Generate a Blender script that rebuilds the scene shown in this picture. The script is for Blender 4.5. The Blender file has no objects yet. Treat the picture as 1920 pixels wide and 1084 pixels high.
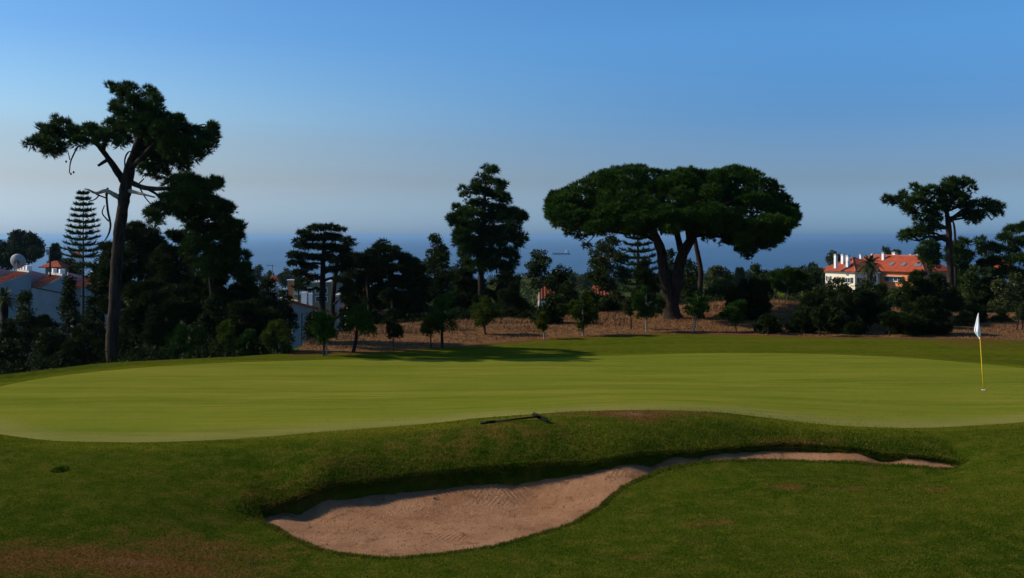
import bpy, bmesh, math, random
import numpy as np
from mathutils import Vector, Matrix

S = bpy.context.scene
COL = S.collection
F = 1866.667            # focal length in pixels of the 1920 px wide photograph
ZC = 4.4                # camera height above the putting green
HZ = 441.0              # row of the horizon

# ------------------------------------------------------------------ camera
cam = bpy.data.cameras.new('camera')
cam.lens = 35.0; cam.sensor_width = 36.0
cam.shift_y = -101.0/1920.0
cam.clip_start = 0.1; cam.clip_end = 200000.0
camo = bpy.data.objects.new('camera', cam); COL.objects.link(camo)
camo.location = (0, 0, ZC); camo.rotation_euler = (math.radians(90), 0, 0)
S.camera = camo

# ------------------------------------------------------------------ world, sun, exposure
SUN_DIR = Vector((-1.0, 0.10, 0.0)).normalized()
SUN_EL = math.radians(31)
sun_vec = Vector((SUN_DIR.x*math.cos(SUN_EL), SUN_DIR.y*math.cos(SUN_EL), math.sin(SUN_EL)))
W = bpy.data.worlds.new('World'); S.world = W; W.use_nodes = True
nt = W.node_tree; nt.nodes.clear()
wo = nt.nodes.new('ShaderNodeOutputWorld'); bg = nt.nodes.new('ShaderNodeBackground')
sky = nt.nodes.new('ShaderNodeTexSky'); sky.sky_type = 'NISHITA'; sky.sun_disc = False
sky.sun_elevation = SUN_EL; sky.sun_rotation = math.atan2(SUN_DIR.x, SUN_DIR.y)
sky.altitude = 100; sky.air_density = 1.0; sky.dust_density = 1.0; sky.ozone_density = 2.0
# polarised, hazy summer sky: grey low band, deep blue overhead, paler towards the sun
tc = nt.nodes.new('ShaderNodeTexCoord'); sp = nt.nodes.new('ShaderNodeSeparateXYZ')
nt.links.new(tc.outputs['Generated'], sp.inputs[0])
def ramp(tree, stops, interp='EASE'):
    r = tree.nodes.new('ShaderNodeValToRGB'); r.color_ramp.interpolation = interp
    e = r.color_ramp.elements
    while len(e) < len(stops): e.new(0.5)
    for k, (p, c) in enumerate(stops):
        e[k].position = p; e[k].color = (*c, 1) if len(c) == 3 else c
    return r
EXPOSURE = 0.0
SUN_STRENGTH = 5.0
SKYS = 0.13
LEFT = [(0.0000, (0.631,0.900,1.529)), (0.0100, (0.631,0.900,1.529)), (0.0530, (0.645,0.683,0.858)), (0.0910, (0.685,0.750,0.866)), (0.1146, (0.710,0.866,0.999)), (0.1379, (0.656,0.876,1.055)), (0.1656, (0.573,0.834,1.071)), (0.1930, (0.480,0.776,1.089)), (0.4500, (0.480,0.776,1.089))]
RIGHT = [(0.0000, (0.441,0.753,1.422)), (0.0101, (0.441,0.753,1.422)), (0.0533, (0.396,0.522,0.810)), (0.0914, (0.363,0.545,0.859)), (0.1150, (0.319,0.556,0.900)), (0.1385, (0.322,0.602,0.959)), (0.1663, (0.341,0.671,1.043)), (0.1938, (0.366,0.746,1.125)), (0.4500, (0.366,0.746,1.125))]
rl = ramp(nt, LEFT, 'LINEAR'); rr = ramp(nt, RIGHT, 'LINEAR')
nt.links.new(sp.outputs[2], rl.inputs[0]); nt.links.new(sp.outputs[2], rr.inputs[0])
mr = nt.nodes.new('ShaderNodeMapRange'); mr.interpolation_type = 'SMOOTHSTEP'
mr.inputs['From Min'].default_value = -0.55; mr.inputs['From Max'].default_value = 0.35
nt.links.new(sp.outputs[0], mr.inputs['Value'])
mx = nt.nodes.new('ShaderNodeMix'); mx.data_type = 'RGBA'
nt.links.new(mr.outputs[0], mx.inputs['Factor']); nt.links.new(rl.outputs[0], mx.inputs[6]); nt.links.new(rr.outputs[0], mx.inputs[7])
mu = nt.nodes.new('ShaderNodeMix'); mu.data_type = 'RGBA'; mu.blend_type = 'MULTIPLY'; mu.inputs['Factor'].default_value = 1
nt.links.new(sky.outputs[0], mu.inputs[6]); nt.links.new(mx.outputs[2], mu.inputs[7])
nt.links.new(mu.outputs[2], bg.inputs[0]); bg.inputs[1].default_value = SKYS
nt.links.new(bg.outputs[0], wo.inputs[0])

sl = bpy.data.lights.new('sun', 'SUN'); sl.energy = SUN_STRENGTH; sl.angle = math.radians(0.53); sl.color = (1.0, .90, .76)
so = bpy.data.objects.new('sun', sl); COL.objects.link(so)
so.rotation_euler = sun_vec.to_track_quat('Z', 'Y').to_euler(); so.location = (-60, 30, 60)
S.view_settings.view_transform = 'Standard'; S.view_settings.look = 'None'
S.view_settings.exposure = EXPOSURE; S.view_settings.gamma = 1.0; S.view_settings.use_curve_mapping = False
S.render.engine = 'CYCLES'
S.cycles.max_bounces = 5; S.cycles.diffuse_bounces = 2; S.cycles.glossy_bounces = 2
S.cycles.transparent_max_bounces = 8; S.cycles.volume_bounces = 0; S.cycles.transmission_bounces = 2

# ------------------------------------------------------------------ helpers
rng = np.random.default_rng(11)
def P(px, py, d):
    """world point that the photograph's pixel shows at distance d in front of the camera"""
    return np.array([(px-960.0)/F*d, d, ZC-(py-HZ)/F*d])

def smooth(a, b, x):
    t = np.clip((x-a)/(b-a), 0, 1); return t*t*(3-2*t)

ROOT = {}
def props(o, label=None, cat=None, group=None, kind=None):
    if label: o['label'] = label
    if cat: o['category'] = cat
    if group: o['group'] = group
    if kind: o['kind'] = kind
    return o
def empty(name, loc, label=None, cat=None, group=None):
    o = bpy.data.objects.new(name, None); COL.objects.link(o); o.location = [float(v) for v in loc]
    o.empty_display_size = .3
    ROOT[o.name] = np.array(loc, float)
    return props(o, label, cat, group)
def origin_of(parent):
    while parent is not None and parent.parent is not None: parent = parent.parent
    return ROOT[parent.name] if parent is not None else None
def link(name, me, parent=None, loc=None):
    o = bpy.data.objects.new(name, me); COL.objects.link(o)
    if parent is not None: o.parent = parent
    if loc is not None: o.location = [float(v) for v in loc]
    return o
def mesh_np(name, V, faces, mat, smooth_=False, tint=None):
    """V (n,3); faces (m,k) int array"""
    me = bpy.data.meshes.new(name)
    V = np.asarray(V, np.float32); Fc = np.asarray(faces, np.int32)
    n, k = Fc.shape
    me.vertices.add(len(V)); me.vertices.foreach_set('co', V.ravel())
    me.loops.add(n*k); me.loops.foreach_set('vertex_index', Fc.ravel())
    me.polygons.add(n); me.polygons.foreach_set('loop_start', np.arange(0, n*k, k, dtype=np.int32))
    me.polygons.foreach_set('loop_total', np.full(n, k, np.int32))
    if smooth_: me.polygons.foreach_set('use_smooth', np.ones(n, bool))
    if mat is not None: me.materials.append(mat)
    me.update(calc_edges=True)
    if tint is not None:
        for nm, arr in tint.items():
            a = me.attributes.new(nm, 'FLOAT', 'POINT'); a.data.foreach_set('value', np.asarray(arr, np.float32).ravel())
    return me
def obj_np(name, V, faces, mat, parent=None, smooth_=False, tint=None):
    """mesh object from WORLD coordinates, made local to the thing it belongs to"""
    V = np.asarray(V, float)
    org = origin_of(parent)
    if org is None:
        org = V.mean(0) if False else np.zeros(3)
    o = link(name, mesh_np(name, V-org, faces, mat, smooth_, tint), parent)
    return o
class MB:
    """collects boxes, prisms and tubes (world coordinates) for ONE mesh object"""
    def __init__(s): s.v = []; s.f = []
    def add(s, V, Fs):
        b = len(s.v); s.v += [tuple(map(float, p)) for p in V]; s.f += [tuple(i+b for i in f) for f in Fs]; return s
    def box(s, c, size, yaw=0.0, M=None):
        hx, hy, hz = [q/2 for q in size]
        pts = [(-hx,-hy,-hz),(hx,-hy,-hz),(hx,hy,-hz),(-hx,hy,-hz),(-hx,-hy,hz),(hx,-hy,hz),(hx,hy,hz),(-hx,hy,hz)]
        R = M if M is not None else Matrix.Rotation(yaw, 3, 'Z')
        pts = [Vector(c)+R@Vector(p) for p in pts]
        return s.add(pts, [(0,3,2,1),(4,5,6,7),(0,1,5,4),(1,2,6,5),(2,3,7,6),(3,0,4,7)])
    def hexa(s, b4, t4):
        return s.add(list(b4)+list(t4), [(0,3,2,1),(4,5,6,7),(0,1,5,4),(1,2,6,5),(2,3,7,6),(3,0,4,7)])
    def tube(s, pts, rad, n=8, cap=True, jit=0.0):
        pts = [Vector([float(q) for q in p]) for p in pts]
        if not hasattr(rad, '__len__'): rad = [rad]*len(pts)
        V = []; Fs = []; up = Vector((0.13, .97, .2))
        for i, p in enumerate(pts):
            t = (pts[min(i+1, len(pts)-1)]-pts[max(i-1, 0)])
            if t.length < 1e-9: t = Vector((0,0,1))
            t.normalize()
            a = up.cross(t)
            if a.length < 1e-3: a = Vector((1,0,0)).cross(t)
            a.normalize(); b = t.cross(a)
            for k in range(n):
                an = 2*math.pi*k/n; r = rad[i]*(1+jit*(random.random()-.5))
                V.append(p+a*math.cos(an)*r+b*math.sin(an)*r)
        for i in range(len(pts)-1):
            for k in range(n):
                k2 = (k+1) % n
                Fs.append((i*n+k, i*n+k2, (i+1)*n+k2, (i+1)*n+k))
        if cap: Fs += [tuple(range(n))[::-1], tuple((len(pts)-1)*n+k for k in range(n))]
        return s.add(V, Fs)
    def build(s, name, mat, parent=None, smooth_=False, bevel=0, label=None):
        org = origin_of(parent)
        if org is None: org = np.zeros(3)
        me = bpy.data.meshes.new(name)
        me.from_pydata([(p[0]-org[0], p[1]-org[1], p[2]-org[2]) for p in s.v], [], s.f)
        me.materials.append(mat); me.update()
        if smooth_: me.polygons.foreach_set('use_smooth', [True]*len(me.polygons))
        o = link(name, me, parent)
        if bevel:
            b = o.modifiers.new('bevel', 'BEVEL'); b.width = bevel; b.segments = 2
        if label: o['label'] = label
        return o
def spline(pts, n):
    """Catmull-Rom through points (tuples of any length) sampled n per span"""
    p = np.array(pts, float); p = np.vstack([2*p[0]-p[1], p, 2*p[-1]-p[-2]]); out = []
    for i in range(1, len(p)-2):
        for t in np.linspace(0, 1, n, endpoint=False):
            out.append(.5*((2*p[i])+(-p[i-1]+p[i+1])*t+(2*p[i-1]-5*p[i]+4*p[i+1]-p[i+2])*t*t+(-p[i-1]+3*p[i]-3*p[i+1]+p[i+2])*t**3))
    out.append(p[-2]); return np.array(out)

# ------------------------------------------------------------------ materials
def newmat(name):
    m = bpy.data.materials.new(name); m.use_nodes = True; t = m.node_tree
    b = t.nodes['Principled BSDF']; return m, t, b
def N(t, kind, **kw):
    n = t.nodes.new(kind)
    for k, v in kw.items():
        if k in n.inputs.keys(): n.inputs[k].default_value = v
        else: setattr(n, k, v)
    return n
def mixc(t, fac, a, b, blend='MIX'):
    m = t.nodes.new('ShaderNodeMix'); m.data_type = 'RGBA'; m.blend_type = blend
    for sock, v in ((m.inputs['Factor'], fac), (m.inputs[6], a), (m.inputs[7], b)):
        if hasattr(v, 'is_output'): t.links.new(v, sock)
        elif isinstance(v, (int, float)): sock.default_value = v
        else: sock.default_value = (*v, 1)
    return m.outputs[2]
def math_(t, op, a, b=None, c=None, clamp=False):
    m = t.nodes.new('ShaderNodeMath'); m.operation = op; m.use_clamp = clamp
    for i, v in enumerate((a, b, c)):
        if v is None: continue
        if hasattr(v, 'is_output'): t.links.new(v, m.inputs[i])
        else: m.inputs[i].default_value = v
    return m.outputs[0]
def maprange(t, v, a, b, c=0.0, d=1.0):
    m = t.nodes.new('ShaderNodeMapRange'); t.links.new(v, m.inputs[0])
    m.inputs[1].default_value = a; m.inputs[2].default_value = b; m.inputs[3].default_value = c; m.inputs[4].default_value = d
    return m.outputs[0]
def geo_pos(t, scale=(1,1,1)):
    g = t.nodes.new('ShaderNodeNewGeometry'); mp = t.nodes.new('ShaderNodeMapping'); mp.inputs['Scale'].default_value = scale
    t.links.new(g.outputs['Position'], mp.inputs[0]); return mp.outputs[0]
def obj_pos(t, scale=(1,1,1)):
    g = t.nodes.new('ShaderNodeTexCoord'); mp = t.nodes.new('ShaderNodeMapping'); mp.inputs['Scale'].default_value = scale
    t.links.new(g.outputs['Object'], mp.inputs[0]); return mp.outputs[0]
def noise(t, vec, scale, detail=4, rough=.6):
    n = t.nodes.new('ShaderNodeTexNoise'); n.inputs['Scale'].default_value = scale; n.inputs['Detail'].default_value = detail
    n.inputs['Roughness'].default_value = rough; t.links.new(vec, n.inputs['Vector']); return n.outputs['Fac']
def attr(t, name):
    a = t.nodes.new('ShaderNodeAttribute'); a.attribute_name = name; return a.outputs['Fac']
def bump(t, b, h, dist, strength=1.0):
    n = t.nodes.new('ShaderNodeBump'); n.inputs['Distance'].default_value = dist; n.inputs['Strength'].default_value = strength
    t.links.new(h, n.inputs['Height']); t.links.new(n.outputs[0], b.inputs['Normal'])
def plain(name, col, rough=.7, var=.25, scale=3.0, metal=0.0, bmp=0.0, spec=.3):
    m, t, b = newmat(name)
    p = obj_pos(t); n = noise(t, p, scale, 5)
    c2 = tuple(c*(1-var) for c in col); c1 = tuple(min(1, c*(1+var*.6)) for c in col)
    t.links.new(mixc(t, maprange(t, n, .3, .7), c2, c1), b.inputs['Base Color'])
    b.inputs['Roughness'].default_value = rough; b.inputs['Metallic'].default_value = metal
    b.inputs['Specular IOR Level'].default_value = spec
    if bmp: bump(t, b, noise(t, p, scale*6, 3), bmp)
    return m
def foliage(name, dark, light, transl=.18, rough=.6):
    m, t, b = newmat(name)
    tn = attr(t, 'tint')
    nz = noise(t, geo_pos(t), .9, 3)
    f = math_(t, 'MULTIPLY_ADD', nz, .6, math_(t, 'MULTIPLY', tn, .7), clamp=True)
    f = maprange(t, f, .3, 1.0)
    c = mixc(t, f, dark, light)
    t.links.new(c, b.inputs['Base Color']); b.inputs['Roughness'].default_value = rough; b.inputs['Specular IOR Level'].default_value = .05
    tr = t.nodes.new('ShaderNodeBsdfTranslucent'); t.links.new(c, tr.inputs['Color'])
    ms = t.nodes.new('ShaderNodeMixShader'); ms.inputs[0].default_value = transl
    t.links.new(b.outputs[0], ms.inputs[1]); t.links.new(tr.outputs[0], ms.inputs[2])
    t.links.new(ms.outputs[0], t.nodes['Material Output'].inputs[0])
    return m
def bark(name, dark, light, scale=6, b_=.02):
    m, t, b = newmat(name)
    p = obj_pos(t, (1, 1, .28)); n = noise(t, p, scale, 6, .7)
    v = t.nodes.new('ShaderNodeTexVoronoi'); v.inputs['Scale'].default_value = scale*1.3; t.links.new(p, v.inputs['Vector'])
    h = math_(t, 'MULTIPLY', n, v.outputs['Distance'])
    t.links.new(mixc(t, maprange(t, n, .35, .68), dark, light), b.inputs['Base Color'])
    b.inputs['Roughness'].default_value = .9; b.inputs['Specular IOR Level'].default_value = .1
    bump(t, b, math_(t, 'ADD', h, n), b_)
    return m
MAT = {}
MAT['pine'] = foliage('pine_needles', (0.0142,0.0290,0.0052), (0.0400,0.0772,0.0113))
MAT['stone'] = foliage('stone_pine_needles', (0.0134,0.0309,0.0036), (0.0445,0.0953,0.0082))
MAT['cypress'] = foliage('cypress_scales', (0.0082,0.0153,0.0032), (0.0274,0.0433,0.0072))
MAT['broad'] = foliage('broad_leaves', (0.0137,0.0238,0.0047), (0.0424,0.0615,0.0111))
MAT['olive'] = foliage('grey_green_leaves', (0.0274,0.0349,0.0099), (0.0684,0.0803,0.0218))
MAT['bright'] = foliage('young_green_needles', (0.0233,0.0409,0.0039), (0.0700,0.0953,0.0085), .3)
MAT['yellow'] = foliage('yellowish_needles', (0.0410,0.0489,0.0040), (0.1094,0.1152,0.0087), .35)
MAT['palm'] = foliage('palm_leaflets', (0.0205,0.0293,0.0047), (0.0581,0.0698,0.0119))
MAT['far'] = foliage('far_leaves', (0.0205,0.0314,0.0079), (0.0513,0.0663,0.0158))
MAT['bark'] = bark('pine_bark', (.010,.007,.005), (.055,.036,.025))
MAT['bark_dark'] = bark('dark_bark', (.009,.007,.005), (.034,.025,.019))
MAT['deadwood'] = bark('bare_wood', (.18,.15,.12), (.50,.42,.34), 9, .01)
MAT['stake'] = bark('pale_stem', (.10,.09,.08), (.30,.28,.24), 9, .006)
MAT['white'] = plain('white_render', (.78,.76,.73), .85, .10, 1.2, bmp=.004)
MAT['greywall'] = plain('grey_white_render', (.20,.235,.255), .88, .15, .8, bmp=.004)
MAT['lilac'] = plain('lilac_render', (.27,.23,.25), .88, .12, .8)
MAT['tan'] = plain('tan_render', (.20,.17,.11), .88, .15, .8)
MAT['cream'] = plain('cream_render', (.78,.66,.48), .85, .08, .8)
MAT['orange'] = plain('orange_render', (.62,.20,.07), .85, .10, .8)
MAT['glass'] = plain('dark_glass', (.03,.04,.05), .12, .2, 1, spec=.8)
MAT['shutter'] = plain('dark_green_shutter', (.02,.045,.03), .6, .2, 4)
MAT['coping'] = plain('stone_coping', (.45,.42,.38), .85, .25, 3)
MAT['metal'] = plain('grey_metal', (.25,.25,.26), .5, .2, 6, .6)
MAT['dish'] = plain('dish_mesh', (.30,.29,.29), .6, .2, 6)
MAT['black'] = plain('black_plastic', (.006,.006,.007), .6, .3, 12, spec=.08)
MAT['pole_yellow'] = plain('yellow_fibreglass', (.85,.52,.02), .4, .08, 8)
MAT['flag'] = plain('white_flag_cloth', (.85,.85,.88), .9, .05, 8)
MAT['cupwhite'] = plain('white_plastic_cup', (.8,.8,.78), .5, .05, 10)
MAT['hull'] = plain('dark_blue_hull_paint', (.012,.018,.035), .5, .2, .1)
MAT['soil'] = plain('brown_soil', (.12,.070,.040), .95, .4, 18, bmp=.02)
def roof_mat(name, a, b_, per=.25):
    m, t, b = newmat(name)
    tcn = t.nodes.new('ShaderNodeTexCoord'); mp = t.nodes.new('ShaderNodeMapping'); t.links.new(tcn.outputs['Object'], mp.inputs[0])
    n = noise(t, mp.outputs[0], .9, 5); n2 = noise(t, mp.outputs[0], 7, 2)
    f = math_(t, 'MULTIPLY_ADD', n2, .55, math_(t, 'MULTIPLY', n, .5))
    t.links.new(mixc(t, maprange(t, f, .35, .7), a, b_), b.inputs['Base Color'])
    w = t.nodes.new('ShaderNodeTexWave'); w.bands_direction = 'X'; w.inputs['Scale'].default_value = .314/per
    t.links.new(mp.outputs[0], w.inputs['Vector'])
    bump(t, b, w.outputs['Fac'], .05); b.inputs['Roughness'].default_value = .85; b.inputs['Specular IOR Level'].default_value = .15
    return m
MAT['roof'] = roof_mat('terracotta_tiles', (.19,.034,.014), (.44,.085,.033))
MAT['roof2'] = roof_mat('weathered_terracotta', (.24,.070,.035), (.52,.17,.09))
# ------------------------------------------------------------------ terrain
CP = [  # (photo x, photo y, height) : ground control points, turned into world points
 (100,770,.0),(400,770,0),(700,740,0),(1000,720,0),(1300,720,0),(1700,740,0),(1900,740,0),(960,690,-.02),(1500,690,.0),
 (0,714,-.03),(200,686,.02),(400,675,.02),(600,670,-.01),(900,680,-.06),
 (1250,632,.08),(1500,637,.08),(1900,655,.05),(1262,602,.05),(1000,650,-.05),(700,645,.0),(650,625,.1),(850,610,.1),
 (0,815,0),(250,830,0),(400,826,0),(700,803,.07),(900,783,.19),(1100,770,.29),(1200,768,.32),(1300,772,.29),(1450,790,.11),(1600,801,.01),(1900,793,0),
 (495,963,-.72),(540,945,-.62),(600,922,-.51),(700,905,-.48),(800,894,-.45),(900,885,-.40),(1000,878,-.34),(1100,872,-.30),(1180,862,-.22),(1250,853,-.18),
 (1340,844,-.15),(1480,834,-.15),(1620,848,-.2),(1700,857,-.25),(1790,872,-.35),
 (600,897,-.32),(600,877,-.19),(600,855,-.09),(520,905,-.42),(700,880,-.30),(700,862,-.17),(700,840,-.06),(800,870,-.27),(800,853,-.14),(800,835,-.04),(900,862,-.22),(900,846,-.09),(900,825,.06),(1000,856,-.16),(1000,838,-.03),(1000,820,.12),(1180,838,-.02),(1180,800,.23),
 (1340,820,-.02),(1340,795,.17),(1500,812,-.03),(1620,828,-.08),
 (520,990,-.74),(560,1012,-.74),(620,1033,-.73),(740,1045,-.72),(840,1036,-.71),(940,1020,-.69),(1000,1003,-.68),(1060,985,-.66),(1100,965,-.62),(1130,945,-.58),(1190,900,-.44),(1240,880,-.36),
 (1300,867,-.30),(1450,862,-.33),(1650,870,-.38),(1790,875,-.38),
 (0,1084,-.5),(300,1084,-.62),(480,1060,-.72),(760,1084,-.72),(1000,1070,-.66),(1500,1000,-.36),(1900,1084,-.25),(1900,900,-.12),(0,900,-.12),(250,950,-.32),(400,905,-.33),(420,870,-.17),(480,940,-.55),
 (1300,1000,-.46),(1450,900,-.32),(1650,920,-.30),(1850,860,-.12),(100,860,-.04),(1200,1084,-.5),
]
CW = [P(a, b, (ZC-z)/(b-HZ)*F) for a, b, z in CP]
for x, y, z in ((-30,10,-.2),(-30,24,0),(-28,40,0),(0,2,.4),(30,8,0),(32,22,0),(34,40,0),(-14,2,.2),(16,2,.2),(0,64,.2),(-24,60,0),(30,64,.2),(8,9,-.15),(-8,9,-.3),(0,8,-.35),(22,40,0),(18,48,.05)):
    CW.append(np.array([x, y, z], float))
CW = np.array(CW)
def tps_fit(pts, lam=0.004):
    X = pts[:, :2]; n = len(X)
    r2 = ((X[:, None]-X[None])**2).sum(-1); K = .5*r2*np.log(r2+1e-9)
    A = np.zeros((n+3, n+3)); A[:n, :n] = K+lam*np.eye(n); A[:n, n] = 1; A[:n, n+1:] = X; A[n, :n] = 1; A[n+1:, :n] = X.T
    return X, np.linalg.solve(A, np.concatenate([pts[:, 2], np.zeros(3)]))
def tps_eval(fit, x, y):
    X, w = fit; sh = np.shape(x); x = np.ravel(x).astype(float); y = np.ravel(y).astype(float); out = np.empty(len(x))
    for s in range(0, len(x), 20000):
        xx, yy = x[s:s+20000], y[s:s+20000]
        r2 = (xx[:, None]-X[None, :, 0])**2+(yy[:, None]-X[None, :, 1])**2
        out[s:s+20000] = (.5*r2*np.log(r2+1e-9))@w[:-3]+w[-3]+w[-2]*xx+w[-1]*yy
    return out.reshape(sh)
FIT = tps_fit(CW)
EDX = [-60,-24,-20,-17,-14,-10,-8.6,-7.4,-5,3,8,16,25,45]
EDY = [26,26,28,30.2,33.6,35.4,36.4,46,48,53,60,62,56,50]
def fall(x, y):
    e = np.interp(x, EDX, EDY); s = np.maximum(y-e, 0)
    left = smooth(-4, -10, x)
    near = (.14+.16*left)*np.minimum(s, 22+6*left)
    near = near*smooth(0, 3, s)
    mid = .05*np.clip(s-22, 0, 120)
    shore = 92*smooth(300, 900, y)
    return near+mid+shore
def base(x, y):
    x = np.asarray(x, float); y = np.asarray(y, float)
    w = 1-smooth(50, 66, y)
    xx = np.clip(x, -32, 34); yy = np.clip(y, 2, 66)
    z = np.clip(tps_eval(FIT, xx, yy), -1.2, .6)*w
    z = z+.55*np.exp(-((x-14)/6)**2-((y-57)/4)**2)
    return z-fall(x, y)
# ray-march photo pixels onto the ground to lay out outlines in world space
DS = np.concatenate([np.linspace(11, 40, 1400), np.linspace(40.1, 80, 500)])
def onground(pxy, fn=None):
    fn = fn or base
    out = []
    for px, py in pxy:
        x = (px-960)/F*DS; z = ZC-(py-HZ)/F*DS; g = fn(x, DS)
        k = np.argmax(z <= g)
        if not (z <= g).any(): k = int(np.argmin(np.abs(z-g)))
        out.append((x[k], DS[k], float(g[k])))
    return np.array(out)
BPX = [(488,968),(500,955),(540,941),(600,920),(660,910),(720,902),(800,893),(900,884),(1000,877),(1100,872),(1180,861),(1250,852),(1340,843),(1410,837),(1480,834),(1550,839),(1620,847),(1700,857),(1760,863),(1794,871),(1790,876),
       (1720,874),(1650,870),(1550,865),(1450,862),(1380,862),(1300,867),(1240,880),(1190,900),(1150,925),(1130,945),(1100,965),(1060,985),(1000,1003),(940,1020),(880,1031),(800,1041),(740,1045),(690,1043),(620,1033),(560,1012),(520,990)]
GPX = [(-80,790),(-30,808),(0,815),(100,827),(250,830),(400,826),(550,815),(700,803),(850,790),(900,784),(1000,777),(1100,771),(1200,769),(1300,771),(1400,779),(1500,792),(1600,800),(1700,803),(1800,800),(1920,792),(2060,778),
       (2120,755),(2120,725),(2040,702),(1920,690),(1840,682),(1700,671),(1550,664.5),(1400,662),(1250,664),(1100,668.5),(950,673),(850,675),(760,673.5),(650,674),(500,678),(350,684),(200,695),(80,709),(0,724),(-70,742),(-105,765)]
def closed_spline(P2, n):
    P2 = np.array(P2); k = len(P2); out = []
    for i in range(k):
        a, b, c, d = P2[(i-1) % k], P2[i], P2[(i+1) % k], P2[(i+2) % k]
        for t in np.linspace(0, 1, n, endpoint=False):
            out.append(.5*((2*b)+(-a+c)*t+(2*a-5*b+4*c-d)*t*t+(-a+3*b-3*c+d)*t**3))
    return np.array(out)
BUNK = closed_spline(onground(BPX)[:, :2], 4)
# ragged turf lip
_t = np.arange(len(BUNK)); BUNK = BUNK+np.stack([.025*np.sin(_t*2.3)+.02*np.sin(_t*5.1+1), .02*np.sin(_t*3.1+.6)], 1)
GREEN = closed_spline(onground(GPX)[:, :2], 8)
def sdist(x, y, poly):
    """signed distance, positive inside"""
    sh = np.shape(x); x = np.ravel(x); y = np.ravel(y)
    a = poly; b = np.roll(poly, -1, 0); out = np.empty(len(x))
    for s in range(0, len(x), 8000):
        p = np.stack([x[s:s+8000], y[s:s+8000]], 1)[:, None]
        ab = (b-a)[None]; ap = p-a[None]
        t = np.clip((ap*ab).sum(-1)/((ab**2).sum(-1)+1e-12), 0, 1)
        d = np.sqrt(((ap-t[..., None]*ab)**2).sum(-1)).min(1)
        ay, by = a[None, :, 1], b[None, :, 1]; yy = p[..., 1]; xx = p[..., 0]
        cond = (ay > yy) != (by > yy)
        xi = (b-a)[None, :, 0]*(yy-ay)/np.where(by-ay == 0, 1e-9, by-ay)+a[None, :, 0]
        ins = (cond & (xx < xi)).sum(1) % 2 == 1
        out[s:s+8000] = np.where(ins, d, -d)
    return out.reshape(sh)
# sand floor
SP = [(520,985,-.80),(560,1005,-.82),(620,1026,-.80),(740,1038,-.78),(840,1030,-.77),(940,1014,-.75),(1000,998,-.74),(1060,978,-.72),(1100,958,-.68),(1130,938,-.65),(1190,896,-.50),(1240,877,-.42),(1300,865,-.33),(1450,860.5,-.36),(1650,868,-.395),(1790,874,-.385),
      (750,985,-.88),(650,990,-.88),(900,960,-.86),(1000,930,-.82),(560,968,-.88)]
SW = [P(a, b, (ZC-z)/(b-HZ)*F) for a, b, z in SP]
for (px, py), dr in {(600,920): .21, (660,910): .24, (720,902): .26, (800,893): .27, (900,884): .26, (1000,877): .23, (1100,872): .16, (1180,861): .10, (1250,852): .08, (1340,843): .09, (1410,837): .11, (1480,834): .13, (1550,839): .11, (1620,847): .06, (1700,857): .04, (1760,863): .03, (540,941): .18, (500,955): .12}.items():
    g = onground([(px, py)])[0]; SW.append(np.array([g[0], g[1], g[2]-dr]))
SFIT = tps_fit(np.array(SW), .002)
def sandz(x, y): return tps_eval(SFIT, x, y)
def ground(x, y):
    """finished ground height: base terrain, cut away where the bunker and the green's own sheet lie"""
    x = np.asarray(x, float); y = np.asarray(y, float); z = base(x, y)
    near = (y > 13) & (y < 26) & (x > -8) & (x < 12)
    if near.any():
        sb = np.full(z.shape, -1.0); sb[near] = sdist(x[near], y[near], BUNK)
        m = sb > -.02
        if m.any():
            sz = sandz(x[m], y[m])-.12; k = smooth(-.01, .07, sb[m])
            z[m] = z[m]*(1-k)+np.minimum(z[m]-.05, sz)*k
    return z
# sprinkler pit at the left: a shallow round hole
PIT = onground([(118, 882)])[0]
def axis(segs):
    out = []
    for a, b, st in segs: out += list(np.arange(a, b, st))
    out.append(segs[-1][1]); return np.array(out)
XS = axis([(-3000,-400,200),(-400,-60,12),(-60,-24,1.2),(-24,-9.6,.22),(-9.6,11.2,.07),(11.2,26,.25),(26,60,1.2),(60,400,12),(400,3000,200)])
YS = axis([(-60,0,6),(0,10,1.),(10,13,.2),(13,15.2,.12),(15.2,23.2,.058),(23.2,30,.16),(30,50,.28),(50,80,.6),(80,130,2),(130,300,8),(300,1000,35),(1000,1300,100)])
GX, GY = np.meshgrid(XS, YS); GZ = ground(GX, GY)
# small natural unevenness, hollow for the pit, room under the green's sheet
gg = sdist(GX[(GY > 18) & (GY < 48) & (np.abs(GX) < 40)], GY[(GY > 18) & (GY < 48) & (np.abs(GX) < 40)], GREEN)
COLL = np.zeros(GX.shape); COLL[(GY > 18) & (GY < 48) & (np.abs(GX) < 40)] = np.maximum(smooth(-1.1, -.15, gg), .62*smooth(33, 36, GY[(GY > 18) & (GY < 48) & (np.abs(GX) < 40)])*smooth(-13, -8, gg))
sub = np.zeros(GX.shape); sub[(GY > 18) & (GY < 48) & (np.abs(GX) < 40)] = smooth(.02, .35, gg)
GZ = GZ-.05*sub
rp = np.hypot((GX-PIT[0])/.20, (GY-PIT[1])/.22); GZ = GZ-.16*(1-smooth(.65, 1.0, rp))+.02*np.exp(-((rp-1.15)/.15)**2)
ny, nx = GX.shape
idx = np.arange(nx*ny).reshape(ny, nx)
quads = np.stack([idx[:-1, :-1], idx[:-1, 1:], idx[1:, 1:], idx[1:, :-1]], -1).reshape(-1, 4)
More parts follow.
